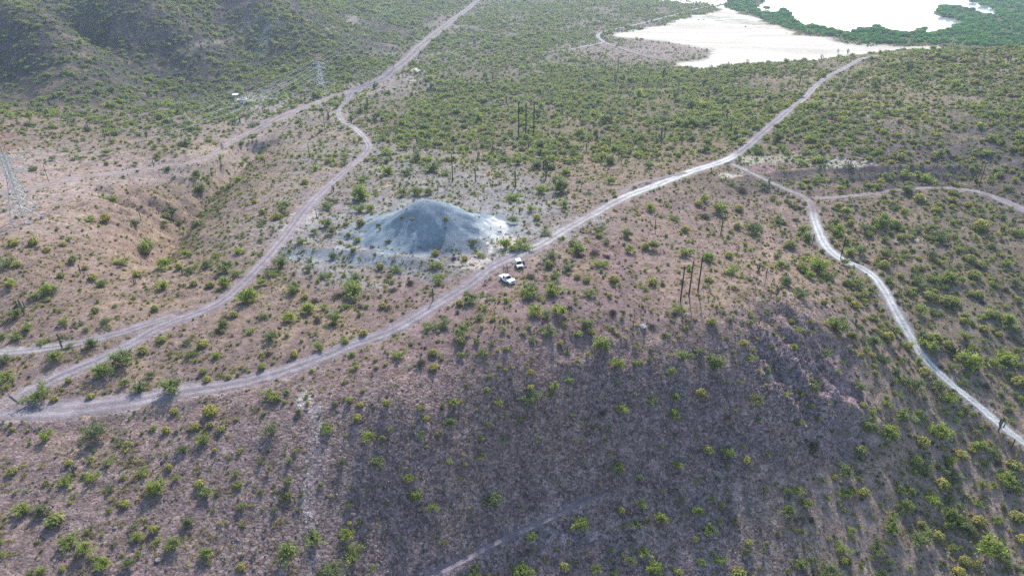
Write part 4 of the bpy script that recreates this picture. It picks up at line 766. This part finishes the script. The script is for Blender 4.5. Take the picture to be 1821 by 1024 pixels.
# ------------------------------------------------------------------ columnar cacti and dead stalks
def height_for(p, hpx):
    y0 = project(p[0], p[1], p[2])[1]; lo, hi = .3, 60.0
    for _ in range(40):
        m = (lo + hi) / 2
        if y0 - project(p[0], p[1], p[2] + m)[1] < hpx: lo = m
        else: hi = m
    return lo
def fluted(mb, pts, r, n=8):
    """ribbed column along a list of points"""
    rings = []
    for i, p in enumerate(pts):
        rr = r * (.82 if i == 0 else 1.0 if i < len(pts) - 1 else .55)
        a = Vector(pts[min(i + 1, len(pts) - 1)]) - Vector(pts[max(i - 1, 0)]); x = a.normalized().orthogonal().normalized(); y = a.normalized().cross(x)
        rings.append([Vector(p) + (x * math.cos(t) + y * math.sin(t)) * rr * (1.12 if k % 2 else .88) for k, t in enumerate([6.2832 * k / n for k in range(n)])])
    vs = [v for rg in rings for v in rg]; fs = [(i * n + k, i * n + (k + 1) % n, (i + 1) * n + (k + 1) % n, (i + 1) * n + k) for i in range(len(pts) - 1) for k in range(n)]
    fs.append(tuple(range((len(pts) - 1) * n, len(pts) * n))); mb.add(vs, fs)
CPROTO = []
for i in range(7):
    na = [0, 1, 2, 3, 4, 2, 5][i]; b = MB(); fluted(b, [(0, 0, -.3), (.02, 0, 1.2), (.03, .02, 3), (.0, .03, 4.7), (0, .02, 5)], .19); tr = b.build('trunk', M['cactus']); arms = []
    for k in range(na):
        t = 6.28 * k / max(na, 1) + random.random(); z0 = random.uniform(1.0, 2.2); q = random.uniform(.5, .95); z1 = random.uniform(3.3, 4.9)
        b = MB(); fluted(b, [(0, 0, z0), (q * .6 * math.cos(t), q * .6 * math.sin(t), z0 + .15), (q * math.cos(t), q * math.sin(t), z0 + .6), (q * 1.05 * math.cos(t), q * 1.05 * math.sin(t), z1 - .3), (q * 1.05 * math.cos(t), q * 1.05 * math.sin(t), z1)], .15, 6)
        arms.append(b.build('arm', M['cactus']))
    CPROTO.append((tr.data, [a.data for a in arms]))
    for o in [tr] + arms: bpy.data.objects.remove(o)
CACT = """265 220 15,308 226 14,187 247 16,203 246 14,157 231 12,90 190 12,280 178 14,264 175 12,317 167 10,332 203 12,428 221 14,369 203 10,284 256 12,261 246 14,358 94 14,175 172 12,584 213 14,600 195 9,653 193 20,625 221 16,666 221 16,742 255 10,843 79 10,780 78 10,700 124 12,902 101 10,767 162 14,876 145 14,762 209 10,808 167 12,851 218 14,706 241 10,502 172 14,
1099 129 30,1094 152 22,1179 142 20,1155 137 15,1263 129 14,1329 117 12,1294 122 12,1207 155 18,1150 152 14,1291 216 20,1299 236 18,1176 254 26,1088 218 18,1055 228 12,1060 251 16,956 213 18,1011 178 14,1258 175 14,1273 142 14,1305 137 14,1341 137 12,1050 243 12,1075 127 14,989 249 12,1212 256 16,1083 256 14,1251 157 16,
1421 152 22,1391 140 14,1615 132 20,1657 114 12,1669 101 10,1460 109 12,1507 97 10,1490 95 8,1792 112 14,1719 109 11,1737 104 10,1770 96 10,1772 114 10,1399 117 10,1762 162 10,1749 104 8,1792 88 8,274 299 14,251 392 16,345 407 8,143 486 16,112 486 7,239 506 10,324 487 8,388 379 10,396 268 14,302 470 10,
513 279 12,471 293 10,712 337 14,779 342 14,851 285 16,846 323 24,876 275 18,736 273 12,593 342 13,563 387 11,625 388 9,971 316 34,917 333 30,1043 268 14,940 265 12,1120 278 13,924 377 8,1165 407 18,1282 415 24,1311 450 14,1348 483 14,1445 433 16,1367 334 18,1508 306 20,1688 471 12,1729 321 18,1801 397 9,1362 491 14,1397 496 12,
1380 528 18,1522 578 10,1672 713 14,1775 766 24,1794 581 12,1797 800 20,1640 817 16,1683 865 18,1709 901 22,1402 891 18,1424 937 22,111 620 27,43 558 26,770 535 22,1009 624 9,132 843 14,1088 860 16,620 150 12,640 205 12,980 130 12,1030 150 13,1120 178 15,1200 180 15,1230 200 16,1330 180 14,1365 160 13,1000 205 13,960 170 12,900 185 13"""
a = np.array([[float(t) for t in s.split()] for s in CACT.replace('\n', '').split(',')]); cp = hit(HG, a[:, 0], a[:, 1])
single = {(111, 620), (770, 535), (274, 299), (251, 392), (143, 486), (1282, 415), (1165, 407), (846, 323), (917, 333)}
rows = [(q[0], q[1] - 5, q[2]) for q in a]; lab, grp = word_labels(rows, 'columnar cactus')
lab = [l.replace('columnar cactuss', 'columnar cacti') for l in lab]; grp = [g.replace('cactuss', 'cacti') for g in grp]
for i, (q, p) in enumerate(zip(a, cp)):
    h = height_for(p, q[2]); k = 0 if (int(q[0]), int(q[1])) in single else [1, 2, 3, 4, 5, 6, 0, 2, 4][i % 9]
    if (int(q[0]), int(q[1])) in ((43, 558), (1775, 766), (1176, 254)): k = 3
    o = link('columnar_cactus', CPROTO[k][0]); s = h / 5.0; ws = 1.15 * max(.75, min(1.5, s)) * (1.0 if q[1] > 260 else 1.25)
    o.location = p; o.scale = (ws, ws, s); o.rotation_euler = (random.uniform(-.05, .05), random.uniform(-.05, .05) + (.14 if (int(q[0]), int(q[1])) == (1615, 132) else 0), random.uniform(0, 6.28))
    for am in CPROTO[k][1]: link('arm', am, o)
    tag(o, lab[i], 'cactus', grp[i])
def stalk(px, py, hpx, label, lean=(0, 0), r=.09, name='bare_stalk', cat='dead stalk', mat='post', arms=0):
    p = hit(HG, [px], [py])[0]; h = height_for(p, hpx); b = MB(); b.tube((0, 0, -.4), (lean[0] * .5, lean[1] * .5, h * .5), r, r * .8, 6).tube((lean[0] * .5, lean[1] * .5, h * .5), (lean[0], lean[1], h), r * .8, r * .5, 6)
    o = b.build(name, M[mat]); o.location = p
    for k in range(arms):
        c = MB(); zz = h * (.8 + .06 * k); c.tube((lean[0] * .9, lean[1] * .9, zz), (lean[0] * .9 + random.uniform(-.5, .5), lean[1] * .9 + random.uniform(-.4, .4), zz + .5), r * .5, r * .3, 5); c.build('twig', M[mat], o)
    return tag(o, label, cat)
stalk(880, 584, 34, 'tall thin dead stalk on the gravel below the main road', r=.10, arms=2)
stalk(1126, 583, 36, 'tallest thin dead stalk left of the three near poles', r=.10, arms=2)
stalk(1140, 551, 22, 'shorter dead stalk just behind the tallest one', r=.09, arms=3)
stalk(1359, 511, 28, 'thin dead stalk beside the faint trail on the tan slope', r=.10, arms=1)
stalk(1648, 695, 20, 'leaning dead stalk under the white road', (1.6, .6), .10)
stalk(1712, 757, 16, 'grey fallen trunk leaning beside the end of the white road', (3.0, 1.6), .16, 'leaning_log', 'log')
stalk(1698, 298, 9, 'weathered log leaning against the dark bank', (6.0, 2.5), .20, 'leaning_log', 'log')

# ------------------------------------------------------------------ wooden power poles
def power_pole(px, py, hpx, label, group=None, r=.15, arm=1.2, n_ins=1, name='utility_pole', ang=0.0, cat='utility pole', white=False):
    p = hit(HG, [px], [py])[0]; h = height_for(p, hpx); t = empty(name, p, ang); tag(t, label, cat, group)
    MB().tube((0, 0, -.5), (0, 0, h), r, r * .78, 8).build('pole', M['pole'], t, True)
    if arm:
        MB().box(-arm / 2, arm / 2, -.07 - r, -r + .03, h - .45, h - .30).build('crossarm', M['pole'], t)
    im = MB().lathe([(0, 0), (.05, .0), (.05, .10), (.10, .14), (.10, .20), (.05, .24), (0, .26)], 8)
    for k in range(n_ins):
        x = 0 if n_ins == 1 else -arm / 2 + .1 + (arm - .2) * k / (n_ins - 1)
        o = im.build('insulator', M['glassins'] if white else M['pole'], t); o.location = (x, -r * .9 if n_ins > 1 else 0, h - .30 if n_ins > 1 else h); o.scale = (1.6, 1.6, 1.6) if white else (1, 1, 1)
    return p, h
NEAR3 = [power_pole(1210, 534.5, 61, 'leftmost of three tall dark poles on the brow of the slope', 'three near wooden poles', .23, .6), power_pole(1225, 526.5, 61.5, 'middle of three tall dark poles on the brow of the slope', 'three near wooden poles', .23, .6), power_pole(1241, 518, 60.5, 'rightmost of three tall dark poles on the brow of the slope', 'three near wooden poles', .23, .6)]
FAR3 = [power_pole(922, 244, 63, 'leftmost of three tall dark poles standing in the valley scrub', 'three far wooden poles', .38, .6), power_pole(935, 244, 61, 'middle of three tall dark poles standing in the valley scrub', 'three far wooden poles', .38, 2.4), power_pole(949, 245, 65, 'rightmost of three tall dark poles standing in the valley scrub', 'three far wooden poles', .38, .6)]
power_pole(805, 323, 50, 'single dark pole standing behind the grey mound', r=.22, arm=.6)
power_pole(578, 232, 38, 'single dark pole by the road bend near the far pylon', r=.18, arm=.8)
power_pole(551, 282, 26, 'single dark pole left of the winding side road', r=.14, arm=0)
power_pole(1494, 463, 42, 'dark pole at the inner edge of the white road bend', r=.18, arm=.5)
power_pole(87, 325, 30, 'leaning dark pole behind the near pylon', r=.14, arm=0, ang=.2)
power_pole(440, 176, 27, 'dark pole beside the round stone tank', r=.19, arm=.8)
power_pole(1735, 331, 46, 'left pole of the pair with white insulators above the bench road', 'pole pair by the bench road', .17, .9, 2, white=True)
power_pole(1741, 331, 43, 'right pole of the pair with white insulators above the bench road', 'pole pair by the bench road', .17, .9, 2, white=True)

# ------------------------------------------------------------------ lattice pylons and their wires
def pylon(base, h, rz, label, wide, g=1.0):
    t = empty('lattice_pylon', base, rz); tag(t, label, 'pylon', 'lattice pylons of the power line')
    zb = h * .52; wb, wt = wide / 2, wide * .13; zc = [h * .60, h * .72, h * .84, h * .96]
    def half(z): return wb + (wt - wb) * min(z / zb, 1.0) if z < zb else wt + (wt * .8 - wt) * (z - zb) / (h - zb)
    th = .13 * g
    for sx_ in (-1, 1):
        for sy_ in (-1, 1):
            b = MB(); prev = None
            for z in np.linspace(-.3, h, 8):
                q = (sx_ * half(max(z, 0)), sy_ * half(max(z, 0)), float(z))
                if prev: b.tube(prev, q, th, th, 4)
                prev = q
            b.build('leg', M['steel'], t)
            f_ = MB(); f_.box(sx_ * wb - .5, sx_ * wb + .5, sy_ * wb - .5, sy_ * wb + .5, -.8, .35).build('footing', M['concrete'], t)
    levels = [0, h * .15, h * .28, h * .38, h * .46, zb] + list(np.linspace(zb, h * .97, 9)[1:])
    for lo in range(len(levels) - 1):
        z0, z1 = levels[lo], levels[lo + 1]; a, c = half(z0), half(z1); b = MB(); tt = (.075 if z0 < zb else .06) * g
        for (p, q) in (((-1, -1), (1, -1)), ((1, -1), (1, 1)), ((1, 1), (-1, 1)), ((-1, 1), (-1, -1))):
            b.tube((p[0] * a, p[1] * a, z0), (q[0] * c, q[1] * c, z1), tt, tt, 4); b.tube((q[0] * a, q[1] * a, z0), (p[0] * c, p[1] * c, z1), tt, tt, 4)
            b.tube((p[0] * c, p[1] * c, z1), (q[0] * c, q[1] * c, z1), tt, tt, 4)
        b.build('bracing', M['orange'] if z0 > h * .80 else M['steel'], t)
    ends = []
    for k, z in enumerate(zc):
        L = [.20, .21, .20, .23][k] * h; om = M['orange'] if k >= 2 else M['steel']; a = half(z)
        for s in (-1, 1):
            b = MB(); tip = Vector((s * L, 0, z + (.3 if k < 3 else .9)))
            for y in (-1, 1):
                b.tube((s * a, y * a, z), tip, .09 * g, .06 * g, 4); b.tube((s * a, y * a, z + h * .055), tip, .08 * g, .05 * g, 4)
                for f in (.3, .55, .78):
                    lo_ = Vector((s * a, y * a, z)).lerp(tip, f); hi_ = Vector((s * a, y * a, z + h * .055)).lerp(tip, f); b.tube(lo_, hi_, .05, .05, 4, False); b.tube(lo_, Vector((s * a, -y * a, z)).lerp(tip, f), .05, .05, 4, False)
            b.build('crossarm', om, t)
            if k < 3:
                c = MB()
                for j in range(7): c.lathe([(0, -.28 * j), (.13, -.28 * j - .05), (.13, -.28 * j - .10), (0, -.28 * j - .16)], 7)
                c.tube((0, 0, .25), (0, 0, -2.0), .03, .03, 4); ins = c.build('insulator', M['glassins'], t); ins.location = (tip.x, 0, tip.z - .15)
                ends.append(Matrix.Rotation(rz, 3, 'Z') @ Vector((tip.x, 0, tip.z - 2.1)) + Vector(base))
            else: ends.append(Matrix.Rotation(rz, 3, 'Z') @ Vector((tip.x, 0, tip.z)) + Vector(base))
    return ends
pn = hit(HG, [47], [392])[0]; pf = hit(HG, [571], [157])[0]
dirl = math.atan2(pf[1] - pn[1], pf[0] - pn[0]) - math.pi / 2
en = pylon(pn, height_for(pn, 152), dirl, 'tall grey lattice pylon with orange top at the left edge', 7.0)
ef = pylon(pf, height_for(pf, 60), dirl, 'smaller lattice pylon with orange top beside the far road', 8.0, 1.7)
def wire(a, b, sag, label, r=.055):
    m = MB(); prev = None
    for k in range(25):
        f = k / 24; q = Vector(a).lerp(Vector(b), f); q.z -= sag * 4 * f * (1 - f)
        if prev is not None: m.tube(prev, q, r, r, 4, False)
        prev = q
    tag(m.build('power_line_wire', M['wire']), label, 'power line', 'wires of the high voltage line')
nm_w = ['lowest', 'lowest', 'middle', 'middle', 'upper', 'upper', 'topmost thin', 'topmost thin']
back = Vector((pn[0] - pf[0], pn[1] - pf[1], 0)).normalized(); fwd = -back
for i in range(8):
    side = 'left' if i % 2 == 0 else 'right'; rr = .07 if i < 6 else .04
    wire(en[i], ef[i], 9.0 if i < 6 else 7.0, f'{nm_w[i]} power line wire on the {side} side between the two pylons', rr)
    wire(en[i], en[i] + back * 230 + Vector((0, 0, 4)), 6.0, f'{nm_w[i]} wire on the {side} side running out past the near pylon', rr)
    wire(ef[i], ef[i] + fwd * 420 + Vector((0, 0, 12)), 8.0, f'{nm_w[i]} wire on the {side} side running on beyond the far pylon', .035)

# ------------------------------------------------------------------ stone tank and shade roof
p = hit(HG, [432], [186])[0]; t = empty('water_tank', p); tag(t, 'round grey stone water tank with a pale rim near the far pylon', 'water tank')
D0 = project(p[0], p[1], p[2])[2]; rad = 8.2 * D0 / F; ht = height_for(p, 9)
MB().lathe([(rad, -1.2), (rad * .98, ht)], 28).build('wall', M['concrete'], t, True)
MB().lathe([(rad * .98, ht - .02), (rad * 1.06, ht), (rad * 1.06, ht + .35), (rad * .82, ht + .35), (rad * .82, ht - 1.6)], 28).build('rim', plain('pale_cement', (.58, .58, .57), .8), t)
MB().lathe([(0, ht - 1.2), (rad * .83, ht - 1.2)], 28).build('water', M['glass'], t)
p = hit(HG, [420], [177])[0]; t = empty('shade_shelter', p, .15); tag(t, 'small white flat roofed shelter on posts beside the stone tank', 'shelter')
wd = 10.5 * D0 / F / 2; dp = 3.2; hh = height_for(p, 9)
MB().box(-wd, wd, -dp, dp, hh, hh + .16).build('roof', M['white'], t)
for sx_ in (-1, 1):
    for sy_ in (-1, 1): MB().box(sx_ * (wd - .3) - .1, sx_ * (wd - .3) + .1, sy_ * (dp - .3) - .1, sy_ * (dp - .3) + .1, -.6, hh - .003).build('post', M['post'], t)

# ------------------------------------------------------------------ vehicles
def arc_pts(cx, r, z, a0, a1, n=7): return [(cx + r * math.cos(a0 + (a1 - a0) * k / n), z + r * math.sin(a0 + (a1 - a0) * k / n)) for k in range(n + 1)]
def frustum(b, x0, x1, w0, z0, X0, X1, w1, z1):
    b.add([(x0, -w0, z0), (x1, -w0, z0), (x1, w0, z0), (x0, w0, z0), (X0, -w1, z1), (X1, -w1, z1), (X1, w1, z1), (X0, w1, z1)], [(0, 3, 2, 1), (4, 5, 6, 7), (0, 1, 5, 4), (1, 2, 6, 5), (2, 3, 7, 6), (3, 0, 4, 7)]); return b
def quad_on(b, P4, grow, n):
    """a thin pane lying a few millimetres proud of four points, shrunk towards their middle"""
    P4 = [Vector(p) for p in P4]; c = sum(P4, Vector()) / 4; n = Vector(n).normalized(); q = [c + (p - c) * grow + n * .006 for p in P4]; i = [p - n * .02 for p in q]
    b.add(q + i, [(0, 1, 2, 3), (7, 6, 5, 4), (0, 4, 5, 1), (1, 5, 6, 2), (2, 6, 7, 3), (3, 7, 4, 0)]); return b
def wheels(t, xs, wy, r, wdt):
    for x in xs:
        for s in (-1, 1):
            o = MB().lathe([(r * .62, -wdt / 2), (r * .95, -wdt / 2), (r, -wdt / 2 + .04), (r, wdt / 2 - .04), (r * .95, wdt / 2), (r * .62, wdt / 2)], 18, 'y').build('wheel', M['tyre'], t, True); o.location = (x, s * wy, r)
            MB().lathe([(0, s * wdt * .40), (r * .18, s * wdt * .44), (r * .5, s * wdt * .40), (r * .64, s * wdt * .46), (r * .64, -s * wdt * .4)], 14, 'y').build('rim', M['rim'], o)
def ground_frame(t, x, y, rz, xs, wy):
    t.scale = (1.1, 1.1, 1.1); xs = [1.1 * v for v in xs]; wy *= 1.1
    c, s = math.cos(rz), math.sin(rz); g = {}
    for X in xs:
        for Y in (-wy, wy): g[X, Y] = float(ground_z(np.array([x + c * X - s * Y]), np.array([y + s * X + c * Y]))[0])
    z = sum(g.values()) / 4; pit = -math.atan2((g[xs[1], -wy] + g[xs[1], wy] - g[xs[0], -wy] - g[xs[0], wy]) / 2, xs[1] - xs[0]); rol = math.atan2((g[xs[0], wy] + g[xs[1], wy] - g[xs[0], -wy] - g[xs[1], -wy]) / 2, 2 * wy)
    t.location = (x, y, z); t.rotation_euler = (Matrix.Rotation(rz, 3, 'Z') @ Matrix.Rotation(pit, 3, 'Y') @ Matrix.Rotation(rol, 3, 'X')).to_euler()
# crew cab pickup with a white bed cover
a, b_ = hit(HG, [890.8, 905.7], [498.0, 506.3]); hd_ = math.atan2(b_[1] - a[1], b_[0] - a[0]); mid = (a + b_) / 2
t = empty('pickup_truck', (0, 0, 0)); tag(t, 'white crew cab pickup truck parked just below the road', 'pickup truck')
W_ = .98; low = [(-2.95, .50), (-2.25, .45)] + arc_pts(-1.80, .48, .42, math.pi, 0) + [(1.35, .42)] + arc_pts(1.85, .48, .42, math.pi, 0)[0:] + [(2.85, .45), (2.98, .60), (2.98, .92), (2.85, 1.06), (1.15, 1.18), (-1.0, 1.18), (-2.98, 1.18)]
MB().prism(low, -W_, W_).build('body', M['white'], t, bevel=.06)
frustum(MB(), -1.05, 1.30, .93, 1.16, -.80, .45, .74, 1.90).build('cabin', M['white'], t, bevel=.07)
quad_on(MB(), [(1.30, -.93, 1.16), (1.30, .93, 1.16), (.45, .74, 1.90), (.45, -.74, 1.90)], .86, (.74, 0, .85)).build('windshield', M['glass'], t)
quad_on(MB(), [(-1.05, .93, 1.16), (-1.05, -.93, 1.16), (-.80, -.74, 1.90), (-.80, .74, 1.90)], .78, (-.74, 0, .25)).build('rear_window', M['glass'], t)
for s in (-1, 1):
    for x0, x1, X0, X1 in ((-.98, .06, -.72, .03), (.12, 1.12, .07, .42)):
        quad_on(MB(), [(x0, s * .93, 1.16), (x1, s * .93, 1.16), (X1, s * .74, 1.90), (X0, s * .74, 1.90)], .80, (0, s * .74, .19)).build('side_window', M['glass'], t)
    MB().box(2.84, 3.0, s * .62 - .2, s * .62 + .2, .76, .94).build('headlight', M['lamp'], t)
    MB().box(-3.01, -2.93, s * .86 - .09, s * .86 + .09, .80, 1.08).build('tail_light', plain('red_lens', (.35, .02, .02), .3) if 'red_lens' not in bpy.data.materials else bpy.data.materials['red_lens'], t)
    MB().box(.95, 1.15, s * 1.10 - .12, s * 1.10 + .12, 1.18, 1.36).build('mirror', M['black'], t)
    for xd in (.0, 1.0): MB().box(xd - .30, xd - .12, s * .985 - .02, s * .985 + .02, .98, 1.02).build('door_handle', M['black'], t)
MB().box(2.96, 3.02, -.40, .40, .66, .96).build('grille', M['black'], t)
MB().box(2.88, 3.10, -.95, .95, .42, .58).build('front_bumper', M['white'], t, bevel=.04)
MB().box(-3.10, -2.93, -.95, .95, .46, .62).build('rear_bumper', M['chrome'], t, bevel=.03)
MB().box(-2.92, -1.08, -.90, .90, 1.185, 1.27).build('bed_cover', M['white'], t, bevel=.03)
MB().box(-2.7, 2.7, -.80, .80, .30, .52).build('underbody', M['black'], t)
wheels(t, (-1.80, 1.85), .88, .40, .27)
lf = Vector((-math.sin(hd_), math.cos(hd_))); ground_frame(t, mid[0] + lf.x * .88, mid[1] + lf.y * .88, hd_, (-1.80, 1.85), .88)
PICK = t
# boxy off-road wagon facing downhill, one door open
q = hit(HG, [922.8], [476.5])[0]; t = empty('off_road_car', (0, 0, 0)); tag(t, 'boxy white off road car parked nose down with a door open', 'off-road car')
low = [(-2.1, .55), (-1.75, .48)] + arc_pts(-1.30, .46, .44, math.pi, 0) + [(.9, .46)] + arc_pts(1.30, .46, .44, math.pi, 0) + [(2.05, .52), (2.12, .65), (2.12, .98), (2.0, 1.10), (.75, 1.18), (-2.12, 1.18)]
MB().prism(low, -.90, .90).build('body', M['white'], t, bevel=.05)
frustum(MB(), -2.10, .95, .86, 1.16, -1.98, .30, .74, 1.92).build('cabin', M['white'], t, bevel=.06)
quad_on(MB(), [(.95, -.86, 1.16), (.95, .86, 1.16), (.30, .74, 1.92), (.30, -.74, 1.92)], .88, (.76, 0, .65)).build('windshield', M['glass'], t)
quad_on(MB(), [(-2.10, .86, 1.16), (-2.10, -.86, 1.16), (-1.98, -.74, 1.92), (-1.98, .74, 1.92)], .78, (-.76, 0, .12)).build('rear_window', M['glass'], t)
for s in (-1, 1):
    for x0, x1, X0, X1 in ((-2.02, -1.12, -1.92, -1.08), (-1.04, -.18, -1.02, -.20), (-.10, .80, -.12, .26)):
        quad_on(MB(), [(x0, s * .86, 1.16), (x1, s * .86, 1.16), (X1, s * .74, 1.92), (X0, s * .74, 1.92)], .82, (0, s * .76, .12)).build('side_window', M['glass'], t)
    o = MB().lathe([(0, 0), (.13, 0), (.13, .05), (.10, .07), (0, .08)], 12, 'y').build('headlight', M['lamp'], t); o.rotation_euler = (0, 0, -math.pi / 2); o.location = (2.10, s * .62, .86)
    MB().box(.70, .86, s * 1.02 - .12, s * 1.02 + .12, 1.16, 1.34).build('mirror', M['black'], t)
MB().box(2.10, 2.15, -.45, .45, .70, 1.0).build('grille', M['black'], t)
MB().box(2.06, 2.28, -.88, .88, .48, .64).build('front_bumper', M['black'], t, bevel=.03)
MB().box(-1.9, 1.9, -.74, .74, .32, .54).build('underbody', M['black'], t)
MB().box(-.06, .78, .0, .06, .50, 1.17).build('open_door', M['white'], t, bevel=.02)
dr = [o for o in t.children if o.name.startswith('open_door')][0]
MB().box(.04, .70, .012, .048, 1.175, 1.78).build('door_window', M['glass'], dr)
MB().box(.02, .74, -.012, -.002, .55, 1.12).build('door_lining', M['black'], dr)
dr.location = (.80, .93, 0); dr.rotation_euler = (0, 0, math.radians(110)); tag(dr, 'open white front door swung wide')
wheels(t, (-1.30, 1.30), .80, .40, .25); rz = math.radians(-80); ground_frame(t, q[0] + .1, q[1] + .9, rz, (-1.30, 1.30), .80)
q = hit(HG, [934.6], [475.6])[0]; b = MB(); b.lathe([(.0, 0), (.30, .02), (.34, .15), (.26, .30), (.0, .34)], 10); o = b.build('duffel_bag', M['black'], None, True); o.location = q; o.scale = (1.3, .8, 1); tag(o, 'black bag lying on the ground beside the open car door', 'bag')
MB().tube((-.2, 0, .30), (0, 0, .46), .02, .02, 5).tube((0, 0, .46), (.2, 0, .30), .02, .02, 5).build('handle', M['black'], o)

# ------------------------------------------------------------------ people
def skin_body(name, joints, edges, mat, parent=None, sub=1):
    me = bpy.data.meshes.new(name); me.from_pydata([j[:3] for j in joints], edges, []); me.materials.append(mat); o = link(name, me, parent)
    md = o.modifiers.new('skin', 'SKIN'); md.use_smooth_shade = True
    sv = me.skin_vertices[0].data if len(me.skin_vertices) else None
    if sv is None:
        bm = bmesh.new(); bm.from_mesh(me); bm.verts.layers.skin.verify(); bm.to_mesh(me); bm.free(); sv = me.skin_vertices[0].data
    for v, j in zip(sv, joints): v.radius = (j[3], j[4] if len(j) > 4 else j[3])
    sv[0].use_root = True
    s = o.modifiers.new('smooth', 'SUBSURF'); s.levels = sub; s.render_levels = sub
    return o
def person(px, py, face, label, skin, hair, top, bottom, longhair=False, bend=0.3, scale=1.0):
    scale *= 1.06
    p = hit(HG, [px], [py])[0]
    J = [(0, 0, .95, .125, .10), (0, 0, 1.12, .125, .095), (0, 0, 1.32, .15, .10), (0, .0, 1.45, .075, .065), (0, .01, 1.53, .052, .055), (0, .02, 1.60, .07, .085), (0, .025, 1.69, .078, .095), (0, .015, 1.745, .05, .06)]
    E = [(0, 1), (1, 2), (2, 3), (3, 4), (4, 5), (5, 6), (6, 7)]
    for s in (-1, 1):
        k = len(J); J += [(s * .10, 0, .86, .085), (s * .11, .02, .50, .058), (s * .115, -.02, .10, .042), (s * .12, .03, .045, .042, .04), (s * .13, .15, .035, .04, .03)]; E += [(0, k), (k, k + 1), (k + 1, k + 2), (k + 2, k + 3), (k + 3, k + 4)]
        k = len(J); J += [(s * .19, 0, 1.40, .058), (s * .25, -.02, 1.13, .043), (s * .26, .02 + .22 * bend, .92 + .10 * bend, .030), (s * .262, .05 + .26 * bend, .86 + .10 * bend, .034, .020)]; E += [(2, k), (k, k + 1), (k + 1, k + 2), (k + 2, k + 3)]
        hx, hy, hz = J[k + 3][:3]
        for f_, (dx, dy, L) in enumerate(((-.028, .010, .075), (-.010, .012, .085), (.010, .010, .08), (.026, .006, .062))):
            m = len(J); J += [(hx + dx, hy + dy, hz - .035, .010), (hx + dx, hy + dy + .018, hz - .035 - L * .8, .008)]; E += [(k + 3, m), (m, m + 1)]
        m = len(J); J += [(hx - s * .03, hy + .03, hz - .005, .010), (hx - s * .035, hy + .055, hz - .045, .009)]; E += [(k + 3, m), (m, m + 1)]
    o = skin_body('person', J, E, skin); o.location = p; o.rotation_euler = (0, 0, face); o.scale = (scale,) * 3; tag(o, label, 'person')
    sj = [(0, 0, .93, .145, .12), (0, 0, 1.12, .142, .112), (0, 0, 1.33, .168, .118), (0, 0, 1.43, .09, .08)]; se = [(0, 1), (1, 2), (2, 3)]
    for s in (-1, 1): k = len(sj); sj += [(s * .195, 0, 1.39, .075), (s * .235, -.012, 1.22, .062)]; se += [(2, k), (k, k + 1)]
    skin_body('shirt', sj, se, top, o)
    tj = [(0, 0, .98, .142, .118), (0, 0, .90, .14, .115)]; te = [(0, 1)]
    for s in (-1, 1): k = len(tj); tj += [(s * .10, 0, .80, .098), (s * .11, .02, .50, .074), (s * .115, -.015, .12, .062)]; te += [(1, k), (k, k + 1), (k + 1, k + 2)]
    skin_body('trousers', tj, te, bottom, o)
    hj = [(0, -.02, 1.76, .055, .075), (0, -.05, 1.69, .082, .065), (0, -.06, 1.62, .07, .045)] + ([(0, -.085, 1.48, .075, .04), (0, -.09, 1.36, .05, .03)] if longhair else [])
    skin_body('hair', hj, [(i, i + 1) for i in range(len(hj) - 1)], hair, o)
    for s in (-1, 1):
        MB().lathe([(0, 0), (.011, .004), (.012, .012), (0, .018)], 8, 'y', (s * .03, .102, 1.665)).build('eye', M['black'], o)
        skin_body('ear', [(s * .080, .015, 1.68, .012), (s * .084, .01, 1.64, .010)], [(0, 1)], skin, o)
        b = MB(); b.box(s * .12 - .05, s * .12 + .05, -.06, .20, -.01, .075); b.build('shoe', M['black'], o, bevel=.02)
    skin_body('nose', [(0, .108, 1.66, .010), (0, .128, 1.625, .013)], [(0, 1)], skin, o)
    MB().box(-.025, .025, .098, .112, 1.585, 1.595).build('mouth', plain('lips', (.30, .12, .10), .6) if 'lips' not in bpy.data.materials else bpy.data.materials['lips'], o)
    return o
SK = plain('skin', (.36, .21, .14), .6, vary=.05); HR = plain('dark_hair', (.02, .015, .012), .6)
def cloth(n, c): return plain(n, c, .85, vary=.1)
person(896.0, 481.4, -2.0, 'person in dark clothes standing apart at the left of the group', SK, HR, cloth('dark_shirt', (.03, .03, .045)), cloth('dark_trousers', (.03, .03, .04)), False, .8)
person(899.7, 481.2, 2.6, 'person in a pale pink top standing in the middle of the group', SK, HR, cloth('pale_shirt', (.78, .66, .71)), cloth('pale_trousers', (.70, .64, .67)), True, .6, .93)
person(903.2, 481.6, 2.2, 'person in a dark pink top standing at the right of the group', SK, HR, cloth('pink_shirt', (.38, .05, .15)), cloth('plum_trousers', (.11, .035, .07)), True, .5, .96)
person(901.0, 477.6, 3.0, 'person in a lilac top standing behind the others', SK, HR, cloth('lilac_shirt', (.50, .40, .50)), cloth('grey_trousers', (.18, .16, .20)), False, .3)
